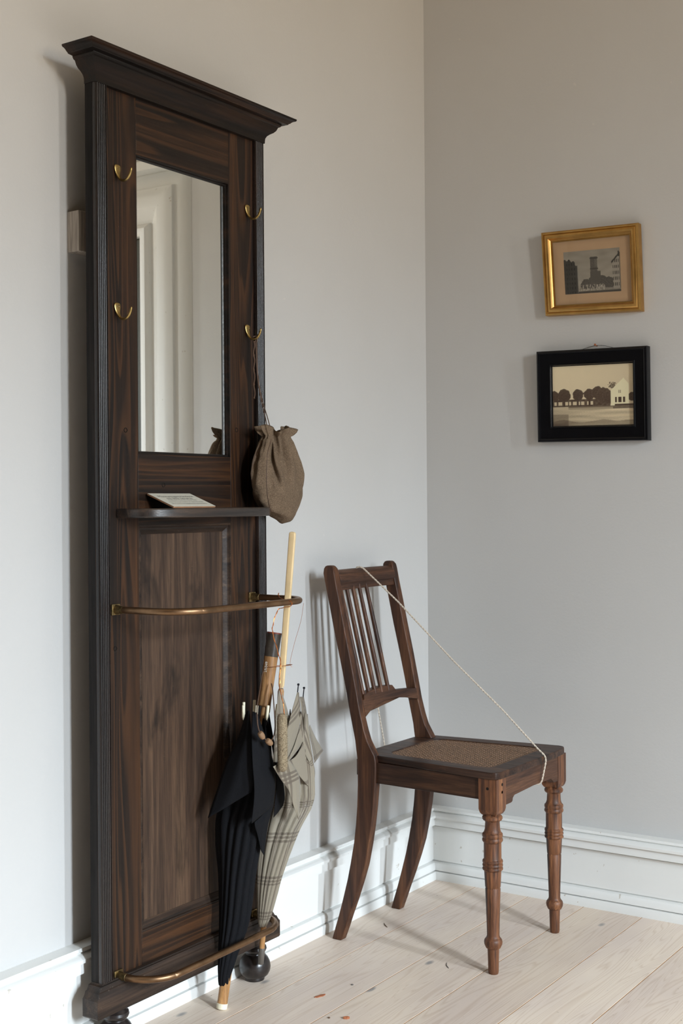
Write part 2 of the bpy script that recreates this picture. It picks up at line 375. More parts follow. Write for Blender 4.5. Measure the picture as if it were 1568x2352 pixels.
bm = bmesh.new(); box(bm, XL - 0.12, XW + 0.2, YF - 0.12, YB + 0.14, ZC, ZC + 0.1); structure('ceiling', bm, 'ceil')
bm = bmesh.new()
ys = [YF - 0.1] + [q for wdw in WINDOWS for q in wdw[:2]] + [YB + 0.14]
for i in range(len(ys) - 1):
    if i % 2 == 0: box(bm, XW, XW + 0.2, ys[i], ys[i + 1], -0.03, ZC)
    else:
        z0, z1 = WINDOWS[i // 2][2:]
        box(bm, XW, XW + 0.2, ys[i], ys[i + 1], -0.03, z0); box(bm, XW, XW + 0.2, ys[i], ys[i + 1], z1, ZC)
structure('wall_right', bm, 'wall_far')
for i, (y0, y1, z0, z1) in enumerate(WINDOWS):
    bm = bmesh.new(); x0, x1 = XW + 0.03, XW + 0.08
    box(bm, x0, x1, y0, y0 + 0.045, z0, z1); box(bm, x0, x1, y1 - 0.045, y1, z0, z1)
    box(bm, x0, x1, y0 + 0.045, y1 - 0.045, z0, z0 + 0.05); box(bm, x0, x1, y0 + 0.045, y1 - 0.045, z1 - 0.05, z1)
    box(bm, x0 + 0.01, x1 - 0.01, y0 + 0.045, y1 - 0.045, 1.86, 1.885)
    box(bm, XW - 0.012, XW, y0 - 0.08, y0, z0 - 0.08, z1 + 0.08); box(bm, XW - 0.012, XW, y1, y1 + 0.08, z0 - 0.08, z1 + 0.08)
    box(bm, XW - 0.012, XW, y0, y1, z1, z1 + 0.08); box(bm, XW - 0.03, XW, y0, y1, z0 - 0.08, z0)
    structure('window_%d' % (i + 1), bm, 'paint')
# moulded baseboards: profile (protrusion, z)
BP = [(0, 0.196), (0.034, 0.196), (0.036, 0.190), (0.031, 0.187), (0.031, 0.1855), (0.040, 0.183), (0.047, 0.178), (0.047, 0.1715), (0.040, 0.170), (0.040, 0.168), (0.041, 0.158),
      (0.041, 0.1495), (0.026, 0.1485), (0.025, 0.1460), (0.029, 0.1445), (0.029, 0.050), (0.025, 0.0485), (0.025, 0.0465), (0.037, 0.044), (0.0415, 0.038), (0.0425, 0.0255), (0.037, 0.0245), (0.037, 0.0230), (0.0455, 0.0222), (0.047, 0.019), (0.047, 0.0), (0, 0.0)]
bm = bmesh.new()
ringloft(bm, [[(XL + o, YF, z) for o, z in BP], [(XL + o, YB - o, z) for o, z in BP]])
structure('baseboard_left', bm, 'paint')
bm = bmesh.new()
rings = [[(XL + o, YB - o, z) for o, z in BP], [(DX0 - 0.205, YB - o, z) for o, z in BP]]
ringloft(bm, rings); structure('baseboard_back', bm, 'paint')
bm = bmesh.new()
ringloft(bm, [[(x, YB - o, z) for o, z in BP] for x in (DX1 + 0.205, XW)]); structure('baseboard_back_end', bm, 'paint')
# door with moulded casing on the back wall (seen only in the mirror)
CP = [(0.205, 0.0), (0.19, 0.012), (0.165, 0.020), (0.155, 0.022), (0.150, 0.022), (0.148, 0.030), (0.130, 0.036), (0.115, 0.037), (0.085, 0.034), (0.062, 0.020), (0.050, 0.012), (0.042, 0.012),
      (0.036, 0.022), (0.025, 0.028), (0.012, 0.027), (0.0, 0.022), (0.0, -0.05)]
bm = bmesh.new()
def path_pts(o, p):
    y = YB - p
    return [(DX0 - o, y, 0), (DX0 - o, y, DZ + o), (DX1 + o, y, DZ + o), (DX1 + o, y, 0)]
rows = [[bm.verts.new(q) for q in path_pts(o, p)] for o, p in CP]
for a, b in zip(rows[:-1], rows[1:]):
    for i in range(3): bm.faces.new((a[i], a[i + 1], b[i + 1], b[i]))
box(bm, DX0 - 0.23, DX1 + 0.23, YB - 0.05, YB, DZ + 0.205, DZ + 0.235)
structure('trim_1', bm, 'paint', angle=25)
bm = bmesh.new(); box(bm, DX0, DX1, YB + 0.006, YB + 0.09, 0, DZ)
dr = structure('door_1', bm, 'door_green')
bm = bmesh.new(); lathe(bm, [(0, 0.026), (0.004, 0.026), (0.006, 0.011), (0.035, 0.010), (0.042, 0.022), (0.055, 0.027), (0.066, 0.020), (0.069, 0.005)], 24, (DX1 - 0.07, YB + 0.006, 0.98), V((0, -1, 0)))
finish('door_handle', bm, 'brass', dr)

# ------------------------------------------------------------------ hall stand
YC = -1.108
XBK, XF, XP, XS = 0.045, 0.065, 0.074, 0.085
hs = thing('hall_stand', 'tall dark stained hall stand with mirror, cornice and umbrella rails against the left wall', 'hall stand', (0.065, YC, 0.0))
ZT = 1.853
for sgn, ya, yb in ((-1, -1.368, -1.250), (1, -0.962, -0.848)):
    boxobj('stile', (XBK, XF, ya, yb, 0.141, ZT), 'stile', hs, bevel=0.0006)
# fluted (reeded) strips on the outer edges
def reed_section(y0, y1, x0, x1, n=5):
    pts = [(x0, y0), (x1 - 0.002, y0), (x1, y0 + 0.0016)]
    m0, m1 = y0 + 0.0034, y1 - 0.0034; r = (m1 - m0) / (2 * n)
    pts.append((x1, m0 - 0.0006)); 
    for i in range(n):
        cy = m0 + r * (2 * i + 1)
        for k in range(0, 7):
            a = pi * k / 6
            pts.append((x1 - 0.0026 + 0.0026 * sin(a), cy - r * 0.93 * cos(a)))
    pts += [(x1, m1 + 0.0006), (x1, y1 - 0.0016), (x1 - 0.002, y1), (x0, y1)]
    return pts
for y0, y1 in ((-1.368, -1.338), (-0.878, -0.848)):
    bm = bmesh.new(); prism(bm, reed_section(y0, y1, XF, XP), 'z', 0.141, ZT)
    finish('fluted_pilaster', bm, 'reed', hs, angle=50)
for y0, y1 in ((-1.3685, -1.368), (-0.848, -0.8475)):
    boxobj('side_edge', (XBK + 0.0003, XF - 0.0008, y0, y1, 0.1415, ZT - 0.0005), 'side', hs, bevel=0)
boxobj('top_rail', (XBK, XF, -1.2498, -0.9622, 1.741, ZT), 'rail', hs, bevel=0.0006)
boxobj('middle_rail', (XBK, XF, -1.2498, -0.9622, 1.008, 1.150), 'rail', hs, bevel=0.0006)
boxobj('lower_rail', (XBK, XF, -1.2498, -0.9622, 0.141, 0.205), 'rail', hs, bevel=0.0006)
boxobj('panel', (XBK + 0.001, 0.0535, -1.2498, -0.9622, 0.205, 1.008), 'panel', hs, bevel=0)
# moulding round the panel: profile (inset from opening edge, x)
MP = [(0.0, XF - 0.001), (0.003, XF - 0.001), (0.0045, XF - 0.004), (0.009, XF - 0.0045), (0.0115, XF - 0.0065), (0.0165, XF - 0.0095), (0.018, 0.0537)]
def inner_moulding(name, y0, y1, z0, z1, prof, mat):
    bm = bmesh.new()
    rows = [[bm.verts.new(q) for q in ((x, y0 + o, z0 + o), (x, y1 - o, z0 + o), (x, y1 - o, z1 - o), (x, y0 + o, z1 - o))] for o, x in prof]
    for a, b in zip(rows[:-1], rows[1:]):
        for i in range(4): bm.faces.new((a[i], a[(i + 1) % 4], b[(i + 1) % 4], b[i]))
    return finish(name, bm, mat, hs, angle=20)
inner_moulding('panel_moulding', -1.25, -0.962, 0.205, 1.008, MP, 'base')
# mirror with its thin inner fillet
inner_moulding('mirror_fillet', -1.25, -0.962, 1.150, 1.741, [(0, XF - 0.0004), (0.0015, XF - 0.0004), (0.002, XF - 0.006), (0.0045, XF - 0.0065), (0.006, 0.0535)], 'cornice')
boxobj('mirror', (0.050, 0.0535, -1.2498, -0.9622, 1.150, 1.741), 'mirror', hs, bevel=0, label='old mirror glass')
# cornice swept round three sides: (overhang fraction, height)
CPR = [(0.0, 0.0), (0.035, 0.0), (0.04, 0.006), (0.05, 0.011), (0.10, 0.0165), (0.19, 0.021), (0.30, 0.025), (0.38, 0.030), (0.42, 0.035), (0.44, 0.0375), (0.50, 0.039),
       (0.52, 0.0405), (0.545, 0.043), (0.53, 0.0445), (0.74, 0.0455), (0.755, 0.0475), (0.80, 0.0485), (0.84, 0.051), (0.90, 0.0535), (0.97, 0.0545), (1.0, 0.0565), (1.0, 0.0585), (0.985, 0.0595), (0.0, 0.060)]
def wrap(name, prof, ox, oy, z0, xf, ya, yb, mat, xb=XBK):
    bm = bmesh.new(); rows = []
    for o, z in prof:
        rows.append([bm.verts.new(q) for q in ((xb, ya - oy * o, z0 + z), (xf + ox * o, ya - oy * o, z0 + z), (xf + ox * o, yb + oy * o, z0 + z), (xb, yb + oy * o, z0 + z))])
    for a, b in zip(rows[:-1], rows[1:]):
        for i in range(4): bm.faces.new((a[i], a[(i + 1) % 4], b[(i + 1) % 4], b[i]))
    bm.faces.new(rows[0][::-1]); bm.faces.new(rows[-1])
    return finish(name, bm, mat, hs, angle=28, bevel=0.0004, seg=1)
wrap('cornice', CPR, 0.049, 0.059, 1.852, XP, -1.368, -0.848, 'cornice')
wrap('base_plinth', [(0.0, 0.0), (0.88, 0.0), (1.0, 0.003), (1.0, 0.036), (0.93, 0.0375), (0.80, 0.042), (0.70, 0.0475), (0.66, 0.048), (0.52, 0.0495), (0.40, 0.055), (0.34, 0.0575), (0.15, 0.058), (0.05, 0.0595), (0.0, 0.0605)],
     0.011, 0.024, 0.081, XP, -1.368, -0.848, 'base')
for fy in (-1.322, -0.888):
    bm = bmesh.new()
    lathe(bm, [(0, 0.019), (0.001, 0.0212), (0.006, 0.0222), (0.0085, 0.0215), (0.009, 0.0255), (0.013, 0.0300), (0.021, 0.0340), (0.030, 0.0352), (0.040, 0.0335), (0.049, 0.029), (0.055, 0.0235), (0.0565, 0.0215),
               (0.058, 0.0200), (0.060, 0.0195), (0.062, 0.0215), (0.064, 0.0248), (0.069, 0.0268), (0.074, 0.0255), (0.078, 0.0205), (0.0815, 0.0185)], 40, (0.0625, fy, 0))
    finish('foot', bm, 'foot', hs, angle=30)
# shelf: bow-fronted board
bm = bmesh.new(); pts = [(XF, YC + 0.205), (XF, YC - 0.205)]
N = 40; arc = []
for i in range(N + 1):
    a = pi * i / N
    cy, sy = -cos(a), sin(a)
    yy = 0.205 * (abs(cy) ** 0.55) * (1 if cy > 0 else -1)
    xx = 0.105 * (sy ** 0.55)
    arc.append((XF + xx, YC + yy))
prism(bm, arc, 'z', 1.0235, 1.042)
finish('shelf', bm, wood('shelf_wood', (0.010, 0.007, 0.006), (0.030, 0.020, 0.016), (0.075, 0.047, 0.032), 'y', 0.30, 1.8, spec=0.7, specks=0.5, seed=5), hs, bevel=0.003, seg=3)
# coat hooks
def hook(y, ztop):
    prof = [(0.0668, 0.0, 0.0045, 0.0016), (0.0672, -0.003, 0.0068, 0.002), (0.0672, -0.008, 0.0072, 0.002), (0.0672, -0.014, 0.0062, 0.0022), (0.069, -0.022, 0.0042, 0.0026), (0.0725, -0.0285, 0.0033, 0.003),
            (0.078, -0.0325, 0.0029, 0.0027), (0.085, -0.034, 0.0027, 0.0026), (0.092, -0.032, 0.0026, 0.0026), (0.0975, -0.027, 0.0026, 0.0026), (0.1015, -0.020, 0.0026, 0.0026), (0.1035, -0.0135, 0.0025, 0.0025), (0.1038, -0.011, 0.0015, 0.0015)]
    bm = bmesh.new(); rings = []
    for i, (x, z, wy, wt) in enumerate(prof):
        a = prof[max(0, i - 1)]; b = prof[min(len(prof) - 1, i + 1)]
        t_ = V((b[0] - a[0], 0, b[1] - a[1])).normalized(); nn = V((0, 1, 0)).cross(t_)
        wy = wy * (1.28 if wy > 0.004 else 1.0)
        rings.append([V((x, y, ztop + z)) + wy * cos(2 * pi * k / 14) * V((0, 1, 0)) + wt * sin(2 * pi * k / 14) * nn for k in range(14)])
    ringloft(bm, rings)
    h = finish('hook', bm, 'brass', hs, angle=60, sub=1)
    for dy in (-0.0028, 0.003):
        bm = bmesh.new(); lathe(bm, [(0, 0.0019), (0.0008, 0.0017), (0.0012, 0.0008)], 12, (0.0688, y + dy, ztop - 0.0075), V((1, 0, 0)))
        finish('screw', bm, 'bracket', h)
for y, z in ((-1.304, 1.709), (-1.307, 1.441), (-0.899, 1.707), (-0.902, 1.443)): hook(y, z)
# old screw holes left in the wood
for y, z in ((-1.285, 1.195), (-0.941, 1.21), (-1.177, 1.089), (-1.318, 0.772)):
    bm = bmesh.new(); c0 = V((XF + 0.0002, y, z))
    tube(bm, [c0 + 0.0042 * V((0, cos(t_ * pi / 8), sin(t_ * pi / 8))) for t_ in range(16)], 0.0008, 6, True)
    finish('screw_hole_ring', bm, 'side', hs)
# umbrella rails
def rail_path(z0, z1, xf, rc, ya=-1.318, yb=-0.893):
    pts = []
    def zz(y): return z0 + (z1 - z0) * (y - ya) / (yb - ya)
    pts.append((0.072, ya, z0)); pts.append((0.085, ya - 0.0005, z0))
    for i in range(9):
        a = pi / 2 * i / 8; pts.append((xf - rc + rc * sin(a), ya + rc - rc * cos(a), 0))
    pts.append((xf + 0.001, (ya + yb) / 2, 0))
    for i in range(9):
        a = pi / 2 * i / 8; pts.append((xf - rc + rc * cos(a), yb - rc + rc * sin(a), 0))
    pts.append((0.085, yb, 0)); pts.append((0.072, yb, 0))
    return [(x, y, zz(y)) for x, y, _ in pts]
for z0, z1, xf, rc in ((0.8475, 0.8445, 0.232, 0.075), (0.142, 0.146, 0.160, 0.072)):
    bm = bmesh.new(); pth = rail_path(z0, z1, xf, rc)
    pth = smooth_path(pth, 3)
    tube(bm, pth, 0.0068, 14)
    r_ = finish('umbrella_rail', bm, 'rod', hs, angle=60)
    for y, z, s_ in ((-1.318, z0, -1), (-0.893, z1, 1)):
        bm = bmesh.new(); box(bm, XF, XF + 0.0045, min(y - 0.012, y + 0.006) , max(y - 0.012, y + 0.010), z - 0.0105, z + 0.0105)
        lathe(bm, [(0, 0.0095), (0.004, 0.009), (0.011, 0.0074), (0.02, 0.0073)], 14, (XF + 0.004, y, z), V((1, 0, 0)))
        finish('bracket', bm, 'bracket', r_, bevel=0.0006)

# batten on the wall behind the stand
bm = bmesh.new(); box(bm, XL, 0.010, -1.352, -0.90, 1.541, 1.620)
b = finish('wall_batten', bm, 'batten', bevel=0.001); recenter(b, (XL, -1.12, 1.58))
tag(b, 'short pale painted timber block on the wall behind the hall stand', 'batten')

# ------------------------------------------------------------------ sign card leaning on the shelf
cd = thing('museum_card', 'small cream card with printed Danish notice leaning on the hall stand shelf', 'sign card', (0.10, -1.165, 1.042))
p0 = V((0.139, 0, 1.0425)); p1 = V((0.0705, 0, 1.0685)); dirv = (p1 - p0).normalized(); nn = V((dirv.z * 1, 0, -dirv.x)).normalized()
if nn.z < 0: nn = -nn
YA, YBc = -1.231, -1.104; Lc = (p1 - p0).length
def card_slab(h0, h1):
    bm = bmesh.new(); vs = []
    for h in (h0, h1):
        for d_, y in ((0, YA), (0, YBc), (Lc, YBc), (Lc, YA)):
            q = p0 + dirv * d_ + nn * h; vs.append(bm.verts.new((q.x, y, q.z)))
    for f in ((0, 1, 2, 3), (7, 6, 5, 4), (0, 4, 5, 1), (1, 5, 6, 2), (2, 6, 7, 3), (3, 7, 4, 0)): bm.faces.new([vs[i] for i in f])
    return bm
finish('backing_board', card_slab(0.0, 0.0030), 'card_edge', cd)
face = finish('card_face', card_slab(0.0030, 0.0034), 'card', cd)
def text_mesh(body, size, mat, M4, name, parent, align='CENTER', depth=0.0):
    cu = bpy.data.curves.new(name, 'FONT'); cu.body = body; cu.size = size; cu.align_x = align; cu.align_y = 'CENTER'
    cu.resolution_u = 3; cu.extrude = depth; cu.offset = 0.00
    ob = bpy.data.objects.new('tmp_text', cu); col.objects.link(ob)
    bpy.context.view_layer.update()
    me = bpy.data.meshes.new_from_object(ob.evaluated_get(bpy.context.evaluated_depsgraph_get()))
    bpy.data.objects.remove(ob, do_unlink=True)
    me.transform(M4); me.transform(Matrix.Translation(-ORI[parent]))
    me.name = name; me.materials.clear(); me.materials.append(M[mat])
    o = bpy.data.objects.new(name, me); col.objects.link(o); o.parent = parent; ORI[o] = ORI[parent]; return o
for body, size, dd, dy in (("Museumsgenstandene", 0.0118, 0.055, 0), ("må ikke berøres", 0.0118, 0.0435, 0), ("Please don't touch the museum items", 0.0056, 0.0345, 0.0),
                       ("Prière de ne pas toucher les objets du musée", 0.0056, 0.0245, 0.0), ("Bitte die Museumsgegenstände nicht berühren", 0.0056, 0.0145, 0.0)):
    q = p0 + dirv * dd + nn * 0.00352
    M4 = Matrix.Translation((q.x, (YA + YBc) / 2 + dy, q.z)) @ Matrix((V((0, 1, 0)), dirv, nn)).transposed().to_4x4()
    text_mesh(body, size, 'ink', M4, 'lettering', face)

# ------------------------------------------------------------------ drawstring bag on the lower right hook
BC = V((0.117, -0.866, 1.115))
bag = thing('drawstring_bag', 'brown linen drawstring bag hanging from the lower right brass hook', 'bag', (0.105, -0.875, 1.018))
def bag_pt(t_, a, off=0.0):
    """t 0 bottom .. 1 top; a angle, 0 = +x (towards room), pi/2 = +y"""
    prof = [(0.0, 0.20), (0.006, 0.42), (0.025, 0.58), (0.08, 0.73), (0.16, 0.86), (0.26, 0.97), (0.36, 1.0), (0.50, 0.97), (0.64, 0.87), (0.76, 0.73), (0.86, 0.58), (0.895, 0.50), (0.915, 0.47), (0.935, 0.50), (0.965, 0.58), (1.0, 0.62)]
    for (a0, b0), (a1, b1) in zip(prof[:-1], prof[1:]):
        if t_ <= a1: f = b0 + (b1 - b0) * (t_ - a0) / (a1 - a0); break
    else: f = prof[-1][1]
    pl_ = max(0, (t_ - 0.30) / 0.62); pl_ = min(pl_, 1.0)
    ple = 0.20 * pl_ ** 0.8 * (sin(9 * a + 0.8 * sin(3 * a)) + 0.45 * sin(17 * a + 1.0)) - 0.15 * max(0, min(1, (t_ - .15) * 3)) * max(0, cos(3.0 * (a + 0.25 - 0.9 * (0.5 - t_)))) ** 10 * (1 if abs(((a + 0.25) % (2 * pi)) - 0) < 1.2 or ((a + 0.25) % (2 * pi)) > 5.2 else 0.4)
    if t_ > 0.93: ple *= 1.6
    am = (a + pi) % (2 * pi) - pi
    for at_, ab_, dp, wd, tlo in ((-62, -22, 0.26, 0.085, 0.30), (-47, -8, 0.20, 0.10, 0.52), (-36, 6, 0.16, 0.09, 0.62), (-20, 14, 0.16, 0.10, 0.45), (-118, -112, 0.16, 0.12, 0.5), (-75, -70, 0.14, 0.07, 0.70)):
        ac = radians(ab_ + (at_ - ab_) * max(0, (t_ - 0.2)) / 0.72)
        k_ = max(0.0, min(1.0, (t_ - tlo) * 4)) * max(0, min(1, (0.96 - t_) * 12))
        ple -= dp * k_ * math.exp(-((am - ac) / wd) ** 2) - 0.5 * dp * k_ * math.exp(-((am - ac - 2.1 * wd) / (1.1 * wd)) ** 2)
    ple += 0.035 * sin(5 * a + 9 * t_) + 0.018 * sin(11 * a - 14 * t_)
    rx, ry = 0.040, 0.075
    f2 = f * (1 + ple)
    ca, sa = cos(a), sin(a)
    x = BC.x + (rx * f2 + off) * ca; y = BC.y + (ry * f2 + off) * sa + 0.006 * (0.5 - t_)
    z = 1.017 + 0.196 * t_ + (0.010 * sin(4 * a) * max(0, t_ - 0.9) * 8) - 0.012 * (1 - t_) * sa * 0.0
    z += 0.035 * max(0, 0.35 - t_) * (-sa) 
    return V((x, y, z))
bm = bmesh.new(); NT, NA = 60, 120
rows = [[bm.verts.new(bag_pt(i / NT, 2 * pi * j / NA)) for j in range(NA)] for i in range(NT + 1)]
for i in range(NT):
    for j in range(NA): bm.faces.new((rows[i][j], rows[i][(j + 1) % NA], rows[i + 1][(j + 1) % NA], rows[i + 1][j]))
bm.faces.new(rows[0][::-1])
# the inside of the mouth
inn = [[bm.verts.new(V((BC.x, BC.y, 0)) + (bag_pt(tt, 2 * pi * j / NA) - V((BC.x, BC.y, 0))) @ Matrix(((0.93, 0, 0), (0, 0.93, 0), (0, 0, 1)))) for j in range(NA)] for tt in (0.995, 0.93, 0.86)]
prev = rows[-1]
for r_ in inn:
    for j in range(NA): bm.faces.new((prev[j], prev[(j + 1) % NA], r_[(j + 1) % NA], r_[j]))
    prev = r_
bm.faces.new(prev)
finish('pouch', bm, 'linen', bag, angle=180)
# side gusset: a narrow gathered strip facing the room door
bm = bmesh.new(); rows = []
for i in range(61):
    t_ = 0.03 + 0.85 * i / 60; row = []
    for j in range(9):
        u = j / 8; a = radians(-98) + radians(38) * u - radians(8) * (1 - t_) * 2 * (1 - u)
        o_ = 0.0026 * sin(pi * u) ** 0.4 + 0.0016 * sin(34 * t_ + 2.2 * u + 1.5 * sin(9 * t_)) * sin(pi * u)
        row.append(bm.verts.new(bag_pt(t_, a, o_)))
    rows.append(row)
for a_, b_ in zip(rows[:-1], rows[1:]):
    for j in range(8): bm.faces.new((a_[j], a_[j + 1], b_[j + 1], b_[j]))
finish('side_gusset', bm, 'linen', bag, angle=180)
for a_off, o_ in ((-60, 0.0016), (-99, 0.001)):
    bm = bmesh.new(); pts = []
    for i in range(50):
        t_ = 0.03 + 0.85 * i / 49; u = 1.0 if a_off == -60 else 0.0
        pts.append(bag_pt(t_, radians(-98) + radians(38) * u - radians(8) * (1 - t_) * 2 * (1 - u) + (0.01 if u else -0.01), o_ - 0.0012))
    tube(bm, pts, 0.0009, 6); finish('seam', bm, 'leather', bag)
bm = bmesh.new()
ht = V((0.0885, -0.902, 1.4125))
for dx, dy, w_ in ((0.0, 0.0, 0), (0.004, 0.008, 1)):
    pth = smooth_path([ht + V((0, 0.0035 * w_, 0)), V((0.089, -0.897 + dy * .3, 1.33)), V((0.093, -0.890 + dy * .5, 1.28)), V((0.108, -0.893 + dy, 1.235)), V((0.117 + dx, -0.893 + dy, 1.195))], 8)
    tube(bm, pth, 0.0011, 6)
tube(bm, smooth_path([ht + V((-0.003, -0.004, 0.002)), ht + V((0.0, 0, 0.0035)), ht + V((0.003, 0.004, 0.001)), ht + V((0.001, 0.003, -0.010))], 4), 0.0012, 6)
tail = [V((0.0875, -0.906 + 0.0022 * sin(i * 1.9), 1.405 - i * 0.0105)) for i in range(13)]
tube(bm, smooth_path(tail, 3), [0.0015 + (0.0012 if i % 9 == 0 else 0) for i in range(37)], 6)
finish('drawstring', bm, 'leather', bag)

# ------------------------------------------------------------------ umbrellas
def lerp(a, b, t_): return a + (b - a) * t_
def furled(bm, rows, zsplit, uvl=None, pleats=17, amp=0.13, seed=0.0, ribs=8, depth=0.72, NA=120, sub=5):
    """loosely furled cloth: rows of (x, y, z, half width), pleated, ending in points at the ribs"""
    ctr = smooth_path([V(r_[:3]) for r_ in rows], sub); hw = []
    for i in range(len(rows) - 1):
        for k in range(sub): hw.append(rows[i][3] + (rows[i + 1][3] - rows[i][3]) * k / sub)
    hw.append(rows[-1][3]); kd = -fwd; grid = []; n = len(ctr)
    for i, (c_, h_) in enumerate(zip(ctr, hw)):
        t_ = i / (n - 1); row = []
        for j in range(NA):
            a = 2 * pi * j / NA; tw = a + 0.5 * t_ + seed
            fold = abs(sin(pleats / 2.0 * tw + 1.2 * sin(2 * tw + 3 * t_)))
            big = 0.10 * sin(3 * tw + 4 * t_) * min(1, 2.2 * t_)
            k = 1 - amp * (1 - fold) ** 1.4 * (0.6 + 0.9 * t_) + big
            p = c_ + rgt * (h_ * k * cos(a)) + kd * (h_ * depth * k * sin(a))
            if p.z > zsplit:
                pk = (0.5 + 0.5 * cos(ribs * a + seed)) ** 1.6
                p.z = zsplit + (p.z - zsplit) * (0.30 + 0.70 * pk)
            row.append(p)
        grid.append(row)
    # turn inwards at the top so the mouth reads as an open dark fold
    last = grid[-1]; cc = ctr[-1]
    for f_, dz in ((0.90, -0.010), (0.72, -0.06), (0.3, -0.12)):
        grid.append([V((cc.x + (p.x - cc.x) * f_, cc.y + (p.y - cc.y) * f_, p.z + dz)) for p in last])
    vs = [[bm.verts.new(p) for p in r_] for r_ in grid]
    for i in range(len(vs) - 1):
        for j in range(NA):
            f_ = bm.faces.new((vs[i][j], vs[i][(j + 1) % NA], vs[i + 1][(j + 1) % NA], vs[i + 1][j]))
            if uvl is not None:
                for lp, (aa, bb) in zip(f_.loops, ((i, j), (i, j + 1), (i + 1, j + 1), (i + 1, j))):
                    lp[uvl].uv = (0.55 + 3.2 * ((bb * 8 / NA) % 1.0 if bb % (NA // 8) or bb == j else 1.0) * min(1, aa / n + 0.15) * 0.5, aa / n * 5.6)
    bm.faces.new(vs[0][::-1])
def flap(bm, Lc, Rc, bulge, uvl=None, NS=22, NU=12, seed=0, k=7.5):
    """a panel of cloth hanging between two edges and billowing towards the room"""
    A_ = smooth_path(Lc, 8); B_ = smooth_path(Rc, 8)
    def samp(P, t_):
        x = t_ * (len(P) - 1); i = min(int(x), len(P) - 2); return P[i].lerp(P[i + 1], x - i)
    vs = []; LA = sum((A_[i + 1] - A_[i]).length for i in range(len(A_) - 1)); WA = max((samp(A_, 0.6) - samp(B_, 0.6)).length, 0.02)
    for i in range(NS + 1):
        t_ = i / NS; a, b_ = samp(A_, t_), samp(B_, t_); row = []
        for j in range(NU + 1):
            u = j / NU
            p = a.lerp(b_, u) - fwd * (bulge * sin(pi * u) * sin(pi * (0.12 + 0.76 * t_)) + 0.0018 * sin(2 * pi * (1.6 * u + 0.8 * t_ + seed)) * sin(pi * u))
            row.append(bm.verts.new(p))
        vs.append(row)
    for i in range(NS):
        for j in range(NU):
            f_ = bm.faces.new((vs[i][j], vs[i][j + 1], vs[i + 1][j + 1], vs[i + 1][j]))
            if uvl is not None:
                for lp, (aa, bb) in zip(f_.loops, ((i, j), (i, j + 1), (i + 1, j + 1), (i + 1, j))):
                    x = bb / NU * WA; y = aa / NS * LA; ca, sa = cos(0.55 + seed), sin(0.55 + seed)
                    lp[uvl].uv = ((x * ca - y * sa) * k + 0.2 + seed, (x * sa + y * ca) * k + 0.1 + 0.37 * seed)
BF = [
    ( [(0.14, -1.008, 0.616), (0.135, -1.028, 0.566), (0.125, -1.054, 0.519), (0.115, -1.073, 0.465), (0.105, -1.094, 0.404)] ,
      [(0.15, -1.01, 0.617), (0.175, -1.037, 0.571), (0.19, -1.052, 0.53), (0.195, -1.054, 0.487), (0.19, -1.056, 0.461)] , 0.01 ),
    ( [(0.165, -1.018, 0.618), (0.185, -1.048, 0.574), (0.2, -1.065, 0.524), (0.205, -1.066, 0.463), (0.2, -1.07, 0.4)] ,
      [(0.17, -1.011, 0.615), (0.185, -0.998, 0.557), (0.19, -0.982, 0.507), (0.19, -0.976, 0.463), (0.185, -0.976, 0.418)] , 0.012 ),
    ( [(0.165, -0.972, 0.61), (0.165, -0.957, 0.548), (0.165, -0.943, 0.491), (0.165, -0.94, 0.444), (0.165, -0.95, 0.383)] ,
      [(0.16, -0.956, 0.603), (0.155, -0.929, 0.524), (0.15, -0.903, 0.463), (0.145, -0.881, 0.421), (0.15, -0.896, 0.396)] , 0.008 ),
    ( [(0.185, -1.041, 0.395), (0.185, -1.039, 0.384), (0.18, -1.024, 0.362), (0.175, -1.009, 0.331)] ,
      [(0.18, -0.97, 0.416), (0.178, -0.976, 0.397), (0.175, -0.984, 0.371), (0.17, -0.991, 0.313)] , 0.006 ),
]
